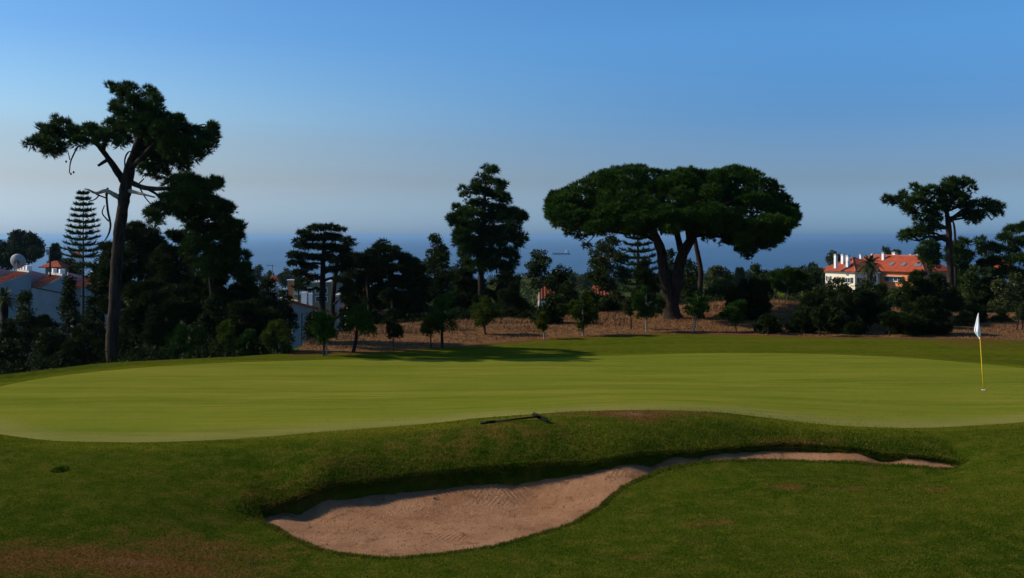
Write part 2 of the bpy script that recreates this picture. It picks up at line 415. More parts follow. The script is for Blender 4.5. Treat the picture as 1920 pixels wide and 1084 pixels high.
# dryness: 0 lush turf, 1 bare straw-coloured bank
DRY_EDGE = onground([(538,669),(700,663),(830,655),(950,646),(1050,637),(1150,632),(1250,628),(1400,631),(1500,634),(1700,637),(1920,641)])
DRY_EDGE = np.vstack([[-60, 70, 0], [-9.2, 60, 0], DRY_EDGE])
def dryness(x, y):
    x = np.asarray(x, float); y = np.asarray(y, float)
    e = np.interp(x, DRY_EDGE[:, 0], DRY_EDGE[:, 1])
    d = smooth(-.9, 1.2, y-e)*(1-.85*smooth(3, 8, y-np.interp(x, EDX, EDY)))
    spots = [(250,1010,260,24,.9),(60,1015,190,26,.7),(370,985,190,30,.6),(560,900,200,26,.35),(700,830,180,12,.35),(900,840,200,14,.35),(1185,818,95,10,1.),(1290,812,80,10,.65),(1050,815,90,9,.55),(1480,902,45,6,.6),(1600,905,70,6,.4),(1760,910,40,6,.65),(1330,955,45,7,.5),(1310,985,30,5,.4),(1180,1005,40,6,.4),
             (1820,655,120,7,.6),(1900,665,80,3,.5),(800,850,200,10,.3),(640,870,100,10,.3),(1250,1050,60,6,.3),(1500,836,90,4,.6)]
    for px, py, rx, ry, a in spots:
        dd = (ZC+.2)/(py-HZ)*F
        cx = (px-960)/F*dd; sx = rx/F*dd; sy = ry/(py-HZ)*dd
        d = np.maximum(d, a*np.exp(-((x-cx)/sx)**2-((y-dd)/sy)**2))
    return d
DRY = dryness(GX, GY)

def turf_colour(t, withdry=True):
    p = geo_pos(t)
    n1 = noise(t, geo_pos(t, (1, .75, 1)), .35, 5, .6); n2 = noise(t, p, 2.6, 4, .65); n3 = noise(t, p, 24, 4, .7); n4 = noise(t, geo_pos(t,(.35,1,1)), 75, 3, .75)
    c = mixc(t, maprange(t, n1, .35, .65), TURF_A, TURF_B)
    c = mixc(t, maprange(t, n2, .42, .75), c, TURF_C)
    f = math_(t, 'MULTIPLY', maprange(t, n3, .2, .8, .55, 1.45), maprange(t, n4, .2, .8, .45, 1.55))
    dr = attr(t, 'dry')
    dn = math_(t, 'ADD', dr, maprange(t, math_(t, 'MULTIPLY_ADD', n2, .55, math_(t, 'MULTIPLY', n3, .45)), .3, .7, -.42, .42))
    dryc = mixc(t, maprange(t, n3, .3, .7), (.090,.038,.009), (.180,.088,.026))
    bankc = mixc(t, maprange(t, n2, .35, .65), (.125,.055,.022), (.240,.122,.056))
    dryc = mixc(t, maprange(t, dr, .8, 1.0), dryc, bankc)
    k = math_(t, 'MULTIPLY', maprange(t, dn, .16, .75), .95, clamp=True)
    c = mixc(t, k, c, dryc)
    cc = t.nodes.new('ShaderNodeCombineXYZ')
    for i in range(3): t.links.new(f, cc.inputs[i])
    c = mixc(t, 1.0, c, cc.outputs[0], 'MULTIPLY')
    return c, n3, n4, dr
TURF_A = (.032,.055,.0030); TURF_B = (.062,.079,.0050); TURF_C = (.098,.095,.0100)
m, t, b = newmat('rough_turf')
c, n3, n4, dr = turf_colour(t)
cl = math_(t, 'MULTIPLY', math_(t, 'MULTIPLY', attr(t, 'collar'), maprange(t, n3, .35, .65, .35, .9)), math_(t, 'MULTIPLY', maprange(t, noise(t, geo_pos(t, (.12, 1.3, 1)), 1.1, 3), .35, .65, .35, 1.25), maprange(t, attr(t, 'dry'), .3, .7, 1, 0)), clamp=True)
c = mixc(t, cl, c, (.130,.128,.008))
t.links.new(c, b.inputs['Base Color']); b.inputs['Roughness'].default_value = 1; b.inputs['Specular IOR Level'].default_value = .0
bump(t, b, math_(t, 'ADD', n3, n4), .028)
MAT['turf'] = m
gr = link('ground', mesh_np('ground', np.stack([GX, GY, GZ], -1).reshape(-1, 3), quads, MAT['turf'], True, {'dry': DRY, 'collar': COLL}))
props(gr, 'rough mown grass and dry bank of the golf course', kind='structure')

# putting green: its own closely mown sheet
m, t, b = newmat('putting_turf')
p = geo_pos(t)
st = noise(t, geo_pos(t, (.05, 1.0, 1)), .9, 3, .5); st2 = noise(t, geo_pos(t, (.12, 1.6, 1)), 3.0, 3, .6); fine = noise(t, geo_pos(t, (.5, 1, 1)), 60, 4, .75); big = noise(t, p, .16, 3, .5)
c = mixc(t, maprange(t, st, .40, .60), (.106,.126,.009), (.162,.165,.015))
c = mixc(t, math_(t, 'MULTIPLY', maprange(t, st2, .42, .68), .75), c, (.208,.190,.026))
c = mixc(t, math_(t, 'MULTIPLY', maprange(t, big, .42, .66), .6), c, (.116,.140,.012))
spk = noise(t, p, 1.7, 5, .75)
c = mixc(t, math_(t, 'MULTIPLY', maprange(t, spk, .52, .72), .5), c, (.17,.150,.030))
c = mixc(t, math_(t, 'MULTIPLY', math_(t, 'MULTIPLY', attr(t, 'rim'), maprange(t, st2, .2, .7, .5, 1.2)), .8), c, (.215,.185,.055))
f = maprange(t, fine, .2, .8, .72, 1.28); cc = t.nodes.new('ShaderNodeCombineXYZ')
for i in range(3): t.links.new(f, cc.inputs[i])
t.links.new(mixc(t, 1.0, c, cc.outputs[0], 'MULTIPLY'), b.inputs['Base Color']); b.inputs['Roughness'].default_value = 1; b.inputs['Specular IOR Level'].default_value = 0
bump(t, b, math_(t, 'ADD', fine, math_(t, 'MULTIPLY', spk, 2.0)), .012)
MAT['putt'] = m
ctr = GREEN.mean(0); ctr[1] += .5
ring = np.concatenate([np.linspace(0, .8, 26), np.linspace(.815, 1, 22)])[1:]
cup_w = P(1844, 732, (ZC)/(732-HZ)*F); cup_z = float(base(cup_w[0], cup_w[1]))
k = len(GREEN); V = [ctr]+[ctr+(g-ctr)*r for r in ring for g in GREEN]
V = np.array(V); sg = sdist(V[:, 0], V[:, 1], GREEN)
z = base(V[:, 0], V[:, 1])+.012*smooth(-.01, .12, sg)-.012*(sg < .01)
faces = []
tri = [(0, 1+i, 1+(i+1) % k) for i in range(k)]
qd = []
for r in range(len(ring)-1):
    a = 1+r*k; i = np.arange(k); j = (i+1) % k
    qd.append(np.stack([a+i, a+k+i, a+k+j, a+j], 1))
qd = np.concatenate(qd); tri = np.array([(a, b_, c_, c_) for a, b_, c_ in tri])
V3 = np.column_stack([V, z])
me = bpy.data.meshes.new('putting_green')
me.from_pydata([tuple(map(float, v)) for v in V3], [], [tuple(map(int, q[:3])) for q in tri]+[tuple(map(int, q)) for q in qd])
me.materials.append(MAT['putt']); me.polygons.foreach_set('use_smooth', [True]*len(me.polygons)); me.update()
front = smooth(27, 23.5, V[:, 1])*smooth(1.3, .15, sg)
a = me.attributes.new('rim', 'FLOAT', 'POINT'); a.data.foreach_set('value', (front*.75).astype(np.float32))
o = link('putting_green', me); props(o, 'smooth pale green putting surface', kind='structure')

# bunker sand
sx = np.arange(BUNK[:, 0].min()-.15, BUNK[:, 0].max()+.15, .045); sy = np.arange(BUNK[:, 1].min()-.15, BUNK[:, 1].max()+.15, .045)
SX, SY = np.meshgrid(sx, sy); sd = sdist(SX, SY, BUNK)
SZ = sandz(SX, SY)
# footprints and soft rake swells
rr_ = np.random.default_rng(3)
for i in range(300):
    j = rr_.integers(0, SX.size); cx, cy = SX.flat[j], SY.flat[j]; r = rr_.uniform(.06, .2); an = rr_.uniform(0, 3.14)
    u = (SX-cx)*math.cos(an)+(SY-cy)*math.sin(an); v = -(SX-cx)*math.sin(an)+(SY-cy)*math.cos(an)
    SZ += rr_.uniform(-.030, .016)*np.exp(-(u/r)**2-(v/(r*.45))**2)
lx, ly = SX, SY
SZ += .010*np.sin(SX*3.1+SY*1.3)*np.sin(SY*4.3-SX*.7)
ok = sd > -.10
id2 = np.full(SX.shape, -1); id2[ok] = np.arange(ok.sum())
q = np.stack([id2[:-1, :-1], id2[:-1, 1:], id2[1:, 1:], id2[1:, :-1]], -1).reshape(-1, 4); q = q[(q >= 0).all(1)]
zz = SZ.copy(); zz = np.where(sd < 0, np.minimum(zz, base(SX, SY)-.035), zz)
m, t, b = newmat('bunker_sand')
p = geo_pos(t)
n1 = noise(t, p, 1.1, 4); n2 = noise(t, p, 9, 5, .7); n3 = noise(t, p, 55, 4, .8)
c = mixc(t, maprange(t, n1, .35, .65), (.33,.155,.072), (.46,.235,.118))
c = mixc(t, maprange(t, n2, .5, .8), c, (.49,.265,.14))
c = mixc(t, maprange(t, n3, .52, .72), c, (.15,.070,.035))
c = mixc(t, maprange(t, noise(t, p, 2.3, 4, .7), .56, .70), c, (.22,.105,.050))
t.links.new(c, b.inputs['Base Color']); b.inputs['Roughness'].default_value = .95; b.inputs['Specular IOR Level'].default_value = .05
# raked combs: patches of parallel grooves in two directions
def comb(rot, sc, seed, lo, hi):
    mp = t.nodes.new('ShaderNodeMapping'); mp.inputs['Rotation'].default_value = (0, 0, rot); t.links.new(p, mp.inputs[0])
    w = t.nodes.new('ShaderNodeTexWave'); w.inputs['Scale'].default_value = sc; w.inputs['Distortion'].default_value = 1.2; w.inputs['Detail'].default_value = 1; w.inputs['Detail Scale'].default_value = 2.0
    t.links.new(mp.outputs[0], w.inputs['Vector'])
    mp2 = t.nodes.new('ShaderNodeMapping'); mp2.inputs['Location'].default_value = (seed, seed*1.7, 0); t.links.new(p, mp2.inputs[0])
    return math_(t, 'MULTIPLY', w.outputs['Fac'], maprange(t, noise(t, mp2.outputs[0], .9, 3), lo, hi))
h = math_(t, 'ADD', comb(.35, 3.4, 3.3, .60, .68), comb(-.6, 3.6, 9.1, .59, .67))
h = math_(t, 'ADD', math_(t, 'MULTIPLY', h, .55), math_(t, 'ADD', math_(t, 'MULTIPLY', n2, 2.2), math_(t, 'MULTIPLY', n3, 1.2)))
bump(t, b, h, .046)
MAT['sand'] = m
o = link('bunker_sand', mesh_np('bunker_sand', np.stack([SX[ok], SY[ok], zz[ok]], -1), q, MAT['sand'], True))
props(o, 'raked reddish sand lying in the bunker', kind='structure')

# sea
m, t, b = newmat('sea_water')
b.inputs['Base Color'].default_value = (.020,.050,.085, 1); b.inputs['Roughness'].default_value = .32; b.inputs['IOR'].default_value = 1.33
n = noise(t, geo_pos(t, (1, 2.2, 1)), .05, 6, .6); n2 = noise(t, geo_pos(t, (.2, 1, 1)), .0016, 3)
t.links.new(mixc(t, maprange(t, n2, .4, .65), (.018,.050,.090), (.030,.070,.115)), b.inputs['Base Color'])
bump(t, b, n, 6.0, .6)
R = 60000.
yy = np.array([300., 1500, 3000, 6000, 12000, 25000, R]); xx = np.linspace(-R, R, 9)
A, B = np.meshgrid(xx, yy); i2 = np.arange(A.size).reshape(A.shape)
o = link('sea', mesh_np('sea', np.stack([A, B, np.full(A.shape, -97.)], -1).reshape(-1, 3), np.stack([i2[:-1, :-1], i2[:-1, 1:], i2[1:, 1:], i2[1:, :-1]], -1).reshape(-1, 4), m))
props(o, 'calm blue sea reaching the horizon', kind='structure')
# ------------------------------------------------------------------ foliage
def unit(n):
    v = rng.normal(size=(n, 3)); return v/np.linalg.norm(v, axis=1, keepdims=True)
def norm(v): return v/(np.linalg.norm(v, axis=-1, keepdims=True)+1e-9)
def spikes(C, D, n, L, Wd, spread):
    """n thin leaves from every point C around direction D -> (k*n*3,3)"""
    k = len(C)
    d = norm(D[:, None]+spread*rng.normal(size=(k, n, 3)))
    s = norm(np.cross(d, rng.normal(size=(k, n, 3))))
    l = L*rng.uniform(.65, 1.25, (k, n, 1)); c = C[:, None]+0*d
    w = Wd*rng.uniform(.7, 1.3, (k, n, 1))
    return np.stack([c-s*w/2, c+s*w/2, c+d*l], 2).reshape(-1, 3)
def leaves(C, D, n, L, Wd, spread):
    """broad leaves: blades set off from the twig"""
    k = len(C)
    d = norm(D[:, None]+spread*rng.normal(size=(k, n, 3)))
    c = C[:, None]+d*L*rng.uniform(.2, 1.3, (k, n, 1)); e = norm(rng.normal(size=(k, n, 3))); s = norm(np.cross(e, rng.normal(size=(k, n, 3))))
    l = L*rng.uniform(.7, 1.3, (k, n, 1)); w = Wd*rng.uniform(.7, 1.3, (k, n, 1))
    return np.stack([c-s*w/2, c+s*w/2, c+e*l], 2).reshape(-1, 3)
KIND = {
 # puff radius, puff flatness, tufts per puff, leaves per tuft, leaf length, width, spread, upward pull, coverage
 'pine':    dict(pr=.24, flat=.85, tufts=12, n=5, L=.21, W=.022, spread=.40, up=.45, cover=1.6, fn=spikes),
 'stone':   dict(pr=.165, flat=.85, tufts=9, n=5, L=.165, W=.022, spread=.45, up=.7,  cover=2.3, fn=spikes),
 'cypress': dict(pr=.30, flat=.35, tufts=14, n=3, L=.19, W=.046, spread=.55, up=.10, cover=1.9, fn=spikes),
 'broad':   dict(pr=.26, flat=.75, tufts=20, n=2, L=.10, W=.07,  spread=.8,  up=.2,  cover=1.5, fn=leaves),
 'bush':    dict(pr=.20, flat=1.0, tufts=14, n=3, L=.12, W=.035, spread=.5,  up=.5,  cover=1.5, fn=spikes),
 'young':   dict(pr=.13, flat=1.0, tufts=10, n=5, L=.11, W=.016, spread=.45, up=.8,  cover=1.3, fn=spikes),
}
def blob_puffs(c, r, K, pr):
    """puff centres on and in an ellipsoid"""
    r = np.array(r, float); area = 4*math.pi*(((r[0]*r[1])**1.6+(r[0]*r[2])**1.6+(r[1]*r[2])**1.6)/3)**(1/1.6)
    n = max(4, int(K['cover']*area/(math.pi*pr*pr)*1.15))
    u = unit(n); low = u[:, 2] < -.25; u[low & (rng.random(n) < .35), 2] *= -1
    ns = np.maximum(.35, 1.08-np.abs(rng.normal(0, .22, n)))
    rad = np.maximum(r-pr*.8, r*.35)
    return c+u*rad*ns[:, None], u
def crown_tris(blobs, kind, d, scale=1.0, dens=1.0):
    K = KIND[kind]; g = max(1.0, (d/42.0))**.75*scale
    pr = K['pr']*g; L = K['L']*g; Wd = max(K['W']*g, .85*d/995.0)
    tr = []; ti = []
    for c, r in blobs:
        C, U = blob_puffs(np.array(c), r, dict(K, cover=K['cover']*dens), pr)
        m = len(C); tf = K['tufts']
        w = rng.normal(size=(m, tf, 3)); w /= np.linalg.norm(w, axis=-1, keepdims=True)
        w = norm(w+np.array([0, 0, K['up']])*.5+U[:, None]*.45)
        pos = C[:, None]+w*np.array([1, 1, K['flat']])*pr*rng.uniform(.35, .8, (m, tf, 1))
        D = norm(w+U[:, None]*.5+np.array([0, 0, K['up']]))
        if kind == 'cypress': D = norm(D*np.array([1, 1, .45])+np.array([0, 0, -.05]))
        T = K['fn'](pos.reshape(-1, 3), D.reshape(-1, 3), K['n'], L, Wd, K['spread'])
        tp = np.repeat(np.clip(rng.normal(.45, .2, m), 0, 1), tf)+rng.normal(0, .10, m*tf)
        tr.append(T); ti.append(np.repeat(tp, K['n']*3))
    return np.concatenate(tr), np.clip(np.concatenate(ti), 0, 1)
TRI = [0]
def add_crown(root, blobs, kind, d, mat, scale=1.0, dens=1.0, name='crown'):
    T, ti = crown_tris(blobs, kind, d, scale, dens)
    TRI[0] += len(T)//3
    return obj_np(name, T, np.arange(len(T)).reshape(-1, 3), MAT[mat], root, False, {'tint': ti})
def wob(p, q, n, amt):
    p = np.array(p, float); q = np.array(q, float); L = np.linalg.norm(q-p); out = [p]
    for i in range(1, n):
        out.append(p+(q-p)*i/n+rng.normal(0, amt*L/n, 3)+np.array([0, 0, .03*L*math.sin(math.pi*i/n)]))
    return out+[q]
def limbs(root, trunk, blobs, mat, r0, step=1, name='limb', maxn=40):
    """a limb from the trunk into every cluster, each its own part"""
    trunk = np.array(trunk)
    for i, (c, r) in enumerate(blobs[:maxn*step:step]):
        c = np.array(c); below = trunk[trunk[:, 2] < c[2]-.25*abs(r[2])-.05]
        if len(below) == 0: continue
        dd = np.linalg.norm((below[:, :3]-c)*np.array([1, 1, .8]), axis=1); s = below[np.argmin(dd)]
        pts = wob(s[:3], c, 5, .35); rr = max(.02, min(r0*.55, s[3]*.6))
        MB().tube(pts, list(np.linspace(rr, rr*.3, len(pts))), 6, jit=.2).build(name, MAT[mat], root, True)
        m = MB()
        for _ in range(3):
            e = c+unit(1)[0]*np.array(r)*.55
            a = np.array(pts[3]); w = wob(a, e, 3, .35); m.tube(w, list(np.linspace(rr*.42, rr*.12, len(w))), 4)
        m.build('twig', MAT[mat], root, True)
def gz(x, y): return float(base(x, y))
def trunk_world(pts, d):
    """pts: (px, py, width px) from the foot up"""
    out = []
    for q in pts:
        dd = d+(q[3] if len(q) > 3 else 0); w = P(q[0], q[1], dd); out.append((*w, q[2]/2*dd/F))
    return spline(out, 5)
def tree(name, label, d, trunk, blobs, kind, mat, barkm='bark_dark', cat='tree', group=None, scale=1.0, dens=1.0, limb=True, thick=.85, foot=None, step=1, lname='limb', depth=.35, jit=.18, spur=0):
    """trunk in photo pixels foot to top; blobs (px, py, rx, ry[, depth offset]) in photo pixels; everything set at distance d"""
    t0 = trunk[0]; bx = (t0[0]-960)/F*d; bz = gz(bx, d)
    root = empty(name, (bx, d, bz), label, cat, group)
    tw = trunk_world(trunk, d)
    foot_ = np.array([[bx, d, bz-.25, tw[0][3]*1.25], [bx, d, bz+.02, tw[0][3]*1.15]])
    if tw[0][2] > bz+.15: tw = np.vstack([foot_, tw])
    else: tw[0][2] = bz-.2
    MB().tube([q[:3] for q in tw], [q[3] for q in tw], 10, jit=jit).build('trunk', MAT[barkm], root, True)
    hw = max(abs(b[0]-np.mean([c[0] for c in blobs]))+b[2] for b in blobs)*d/F
    bl = []
    if name == 'maritime_pine' and d > 59: blobs = [(b[0], b[1], b[2]*.86, b[3]*.9)+tuple(b[4:]) for b in blobs]
    if spur:
        src = list(blobs); blobs = list(blobs)
        for _ in range(spur):
            q = src[rng.integers(len(src))]; th = rng.uniform(-2.9, -.25) if rng.random() < .7 else rng.uniform(0, 6.28); s_ = rng.uniform(4.5, 8)
            blobs.append((q[0]+math.cos(th)*q[2]*1.02, q[1]+math.sin(th)*q[3]*1.02, s_, s_*.85)+tuple(q[4:5]))
    for i, b in enumerate(blobs):
        off = b[4] if len(b) > 4 else rng.uniform(-1, 1)*hw*depth
        dd = d+off; bl.append((P(b[0], b[1], dd), (b[2]*dd/F, b[2]*dd/F*thick, b[3]*dd/F)))
    add_crown(root, bl, kind, d, mat, scale, dens)
    if limb: limbs(root, tw, bl, barkm, tw[0][3], step, lname)
    return root, tw, bl
def auto(px, top, bot, hw, n=16, shape='round', rel=.36, seed=0, flat=.8):
    """cluster list for a crown with its outline given by profile"""
    g = np.random.default_rng(seed+int(px)); out = []; H = bot-top
    for i in range(n):
        t = (i+.5)/n+g.uniform(-.04, .04); t = min(max(t, .04), .97)
        w = {'round': math.sqrt(max(.02, 1-(2*t-1)**2)), 'dome': math.sqrt(max(.05, 1-(1-t)**2)), 'cone': .12+.88*t, 'column': min(1, .45+2*t)*min(1, 2.4-1.6*t), 'umbrella': math.sqrt(max(.05, 1-(1-t)**2.2))}[shape]
        r = rel*hw*(.7+.5*g.random())*(.55+.45*w)
        x = g.uniform(-1, 1); x = math.copysign(abs(x)**.6, x)
        out.append((px+x*max(0, w*hw-r*.8), top+t*H*.93+r*.3*(1-t), r, r*flat, g.uniform(-.7, .7)*w*hw))
    core = {'cone': (px, top+H*.6, hw*.45, H*.36, 0), 'round': (px, top+H*.5, hw*.62, H*.36, 0)}.get(shape, (px, top+H*.55, hw*.62, H*.38, 0))
    return out+[core]
def autotree(name, label, d, px, top, bot, hw, foot=None, n=16, shape='round', kind='cypress', mat='cypress', tw=8, barkm='bark_dark', seed=0, rel=.36, dens=1.0, group=None, cat='tree', limb=False, flat=.8, lean=0, scale=1.0):
    bl = auto(px, top, bot, hw, n, shape, rel, seed, flat)
    bl = [(b[0], b[1], b[2], b[3], b[4]*d/F) for b in bl]
    ft = foot if foot is not None else bot+20
    tr = [(px+lean, ft, tw), (px+lean*.5, (ft+bot)/2, tw*.85), (px, (top+bot)/2, tw*.6), (px, top+(bot-top)*.2, tw*.25)]
    return tree(name, label, d, tr, bl, kind, mat, barkm, cat, group, scale, dens, limb)

# --- the big leaning maritime pine at the left edge of the green
D1 = 38.5
big_bl = [(78,262,15,11),(96,250,20,16),(118,240,20,18),(100,275,24,17),(135,255,20,18),(150,268,16,13),(60,270,13,11),(92,288,14,10),(170,256,15,13),(190,262,14,11),
 (222,168,14,11),(235,177,16,13),(250,190,14,12),(252,172,8,10),(262,205,18,14),(285,180,11,13),(298,196,14,18),(285,205,18,15),(222,207,15,10),(215,234,20,12),(235,215,20,13),
 (270,225,26,20),(295,228,20,18),(250,245,26,18),(280,250,28,20),(312,245,24,20),(333,228,15,14),(340,250,22,20),(300,270,28,20),(325,278,26,20),(352,275,24,18),(370,252,17,14),(385,262,18,15),(398,256,12,13),(404,246,7,9),(385,280,18,12),(360,295,22,14),(300,295,26,16),(330,305,24,14),(275,285,18,14),(275,318,20,12),(300,325,20,12),(225,262,22,9),(205,250,14,9),(350,312,14,9)]
lower_bl = [(330,345,26,16),(355,338,22,14),(372,350,18,12),(350,365,24,14),(392,348,15,9),(380,372,20,14),(403,345,8,6),(300,395,22,14),(282,405,17,12),(325,390,20,16),(290,418,10,8),(345,392,22,18),(402,378,12,9),(310,372,14,9)]
root, tw, bl = tree('maritime_pine', 'tall maritime pine with bare trunk and ragged crown leftmost on the green edge', D1,
 [(212,690,23),(210,640,22),(214,580,22),(217,520,21),(221,470,21),(224,430,21),(231,385,21),(236,350,22),(244,315,20),(256,280,17),(262,250,13),(258,220,9),(250,192,6)],
 [(a, b_, c*1.12, d_*1.12) for a, b_, c, d_ in big_bl+lower_bl]+[(296,238,30,22),(330,268,30,18),(258,238,22,18),(310,298,26,14),(345,360,26,14)], 'pine', 'pine', 'bark', limb=False, scale=.9, dens=1.05, depth=.42, spur=60)
def limb_px(root, pts, d, mat, name='limb', n=8):
    w = spline([(*P(q[0], q[1], d+(q[3] if len(q) > 3 else 0)), q[2]/2*d/F) for q in pts], 4)
    return MB().tube([q[:3] for q in w], [q[3] for q in w], n, jit=.2).build(name, MAT[mat], root, True)
for pts in [[(238,350,15),(222,325,13),(205,300,11),(192,282,10),(178,268,8,-.3),(150,255,6,-.5),(118,246,4,-.6),(90,250,2,-.6)],
            [(192,284,10),(200,262,7,.2),(225,250,5,.5),(250,245,3,.8)],
            [(240,320,10),(262,300,10,-.5),(290,270,8,-1),(318,250,6,-1.2),(350,240,4,-1.5),(385,258,3,-1.5)],
            [(250,295,9),(275,262,7,.6),(290,230,5,.9),(292,200,3,1)],
            [(240,340,10),(270,352,9,-.4),(305,354,8,-.7),(345,352,6,-.8),(385,352,3,-1)],
            [(238,336,8),(262,348,6,.6),(290,362,5,1),(320,385,4,1.2)],
            [(207,297,7),(196,303,6.5),(184,311,5)]]:
    limb_px(root, pts, D1, 'bark_dark')
for pts in [[(226,372,10),(212,364,9,-.2),(198,358,7.5,-.3),(180,362,5,-.4),(166,356,3.5,-.5),(158,354,2,-.5)],
            [(240,357,8),(258,362,6,-.5),(275,366,4,-.8),(290,370,3,-1)]]:
    limb_px(root, pts, D1, 'deadwood', 'bare_limb')
for pts in [[(200,368,4.5),(202,352,4.5)],[(199,362,4.5),(202,395,4.5),(207,420,4),(204,438,3.5),(196,452,2)],
            [(146,275,3),(138,290,3),(132,305,2.5),(130,325,2)],[(128,286,2),(131,300,2)],[(236,322,3),(234,300,3),(240,286,3),(247,284,2)],
            [(186,366,3),(178,374,2.5),(166,378,2)],[(204,415,3),(192,400,2.5),(196,385,1.8)],[(180,364,3),(200,372,2.5)],
            [(262,352,3),(272,370,2.5),(282,382,2)],[(255,350,3),(270,335,2.5)]]:
    limb_px(root, pts, D1, 'bark_dark', 'dead_twig', 5)
for a, b_ in ((124,303),(138,323),(133,326)):
    c = P(a, b_, D1); MB().tube([c-[0,0,.05], c, c+[0,0,.05]], [.02,.045,.01], 6).build('pine_cone', MAT['bark_dark'], root)
limbs(root, tw[10:], bl[10:40:3], 'bark_dark', .16, 1)

# second pine whose ragged crown reaches down the right side of the big one
tree('maritime_pine', 'second maritime pine half merged behind the big one, ragged branches stepping down to its right', 41.,
 [(405,690,9),(402,600,9),(395,520,9),(385,450,9),(372,390,8),(360,360,5)],
 [(362,352,16,12),(380,345,14,10),(372,372,20,13),(395,380,18,12),(410,350,9,6),(400,392,22,14),(425,398,12,11),(432,388,6,7),(375,405,26,16),(415,415,24,16),(385,435,28,18),(425,432,22,14),(444,434,11,10),(448,428,5,6),(405,455,30,20),(438,455,16,13),(370,465,34,22),(420,480,30,20),(360,430,18,14),(345,405,16,12),(455,480,14,10),(400,500,40,26),(440,510,26,18)],
 'pine', 'pine', 'bark_dark', scale=.95, dens=1.2, step=3, spur=45)
# --- the umbrella (stone) pine
D2 = 51.5
st_bl = []
g = np.random.default_rng(5)
def top_y(x):
    return np.interp(x, [1025,1040,1062,1090,1120,1160,1200,1235,1262,1290,1320,1345,1375,1400,1430,1450,1468,1485,1498], [375,358,352,337,321,310,308,319,318,312,318,316,309,312,325,340,360,378,382])
def bot_y(x):
    return np.interp(x, [1025,1040,1060,1080,1110,1150,1200,1250,1300,1345,1380,1400,1440,1465,1485,1498], [402,428,438,446,446,440,448,440,436,446,462,484,468,450,427,397])
for i in range(96):
    x = g.uniform(1030, 1492); r = g.uniform(20, 34)
    x = min(max(x, 1020+r*1.05), 1500-r*1.0)
    ty, by = top_y(x), bot_y(x); u = g.random()**1.35
    ry = r*.72
    y = ty+ry+u*max(2, by-ty-2*ry)
    span = math.sqrt(max(.05, 1-((x-1262)/245)**2))*5.6
    off = g.uniform(-1, 1)*span*(.55+.45*u)
    st_bl.append((x, y+ (1.6 if u < .3 else 0), r, ry, off))
# outline clusters hold the two-humped silhouette
for x in np.arange(1040, 1490, 16):
    r = 17 if 1060 < x < 1470 else 14
    st_bl.append((x, top_y(x)+r*.78, r, r*.8, g.uniform(-1.2, 1.2)))
for x in np.arange(1050, 1480, 22):
    if 1190 < x < 1330: continue
    st_bl.append((x, bot_y(x)-12, 17, 11, g.uniform(-2, 2)))
for i in range(85):
    x = g.uniform(1075, 1470)
    if 1240 < x < 1325 and i % 2: continue
    ty, by = top_y(x), bot_y(x); r = g.uniform(20, 30); y = by-r*.5-g.random()*.35*(by-ty)
    st_bl.append((x, y, r, r*.6, g.uniform(-4.6, 3.5)))
st_bl += [(1218,428,24,12,-2),(1240,420,24,13,-3),(1205,440,20,9,-1),(1262,428,22,12,1.5),(1285,420,24,13,-3),(1310,428,22,11,-2),(1332,434,22,11,-1),(1250,405,28,15,-3.6),(1300,405,28,15,-3.6),(1225,405,28,15,-3.2),(1180,432,22,11,-1.5)]
st_bl += [(1030,392,11,14,0),(1490,398,10,14,0),(1478,418,13,14,0),(1046,415,13,11,0),(1392,470,14,10,.5),(1405,484,11,5,.2),(1375,455,16,9,-.5),(1440,462,15,9,.3),(1330,448,14,8,.2),(1358,455,13,7,.2),(1090,446,12,8,0),(1100,462,10,8,.4),(1068,440,10,6,0),(1415,460,16,10,-.3)]
root, tw, bl = tree('umbrella_pine', 'huge flat-topped umbrella pine with thick forking trunk and broad dark crown', D2,
 [(1262,603,46),(1260,590,34),(1258,575,30),(1257,558,31),(1256,545,33)], st_bl, 'stone', 'stone', 'bark', limb=False, thick=1.0, dens=.38, jit=.1)
for pts in [[(1262,556,20),(1248,530,20),(1243,500,19),(1241,475,18),(1232,450,16),(1222,430,13,-.4),(1200,410,10,-1),(1165,392,7,-1.6),(1120,385,4,-2)],
            [(1262,560,22),(1270,530,22),(1273,500,20),(1281,475,19),(1295,450,17),(1308,430,15,-.4),(1320,408,12,-1),(1350,385,8,-1.6),(1400,372,4,-2)],
            [(1240,470,12),(1230,440,10,1),(1215,410,8,2),(1190,380,5,3)],
            [(1280,478,14),(1272,450,12,.8),(1268,420,9,1.5),(1275,385,6,2)],
            [(1293,452,12),(1290,425,10,-1),(1297,400,8,-1.6),(1310,375,5,-2)],
            [(1300,442,10),(1325,440,8,.4),(1360,444,7,1),(1395,438,5,1.4),(1440,425,3,1.6)],
            [(1308,430,10),(1335,424,8,-.8),(1370,424,6,-1.3),(1410,418,4,-2)],
            [(1318,412,8),(1350,405,6,-1.5),(1395,404,4,-2.6)],
            [(1236,455,9),(1205,440,7,.4),(1160,430,5,.8),(1110,432,3,1)],
            [(1226,436,8),(1190,425,6,-1),(1150,412,4,-1.6),(1095,410,3,-2)],
            [(1110,432,4),(1095,445,3),(1085,452,2)],[(1120,430,3),(1112,445,2),(1098,458,1.6)],
            [(1395,438,4),(1400,455,3),(1405,478,2)],[(1350,442,3),(1358,455,2)]]:
    limb_px(root, pts, D2, 'bark' if len(pts) > 5 else 'bark_dark')
limbs(root, np.array([(*P(x, 440, D2), .09) for x in (1180,1210,1240,1290,1330,1370,1410)]), bl[:90:5], 'bark_dark', .16, 1)

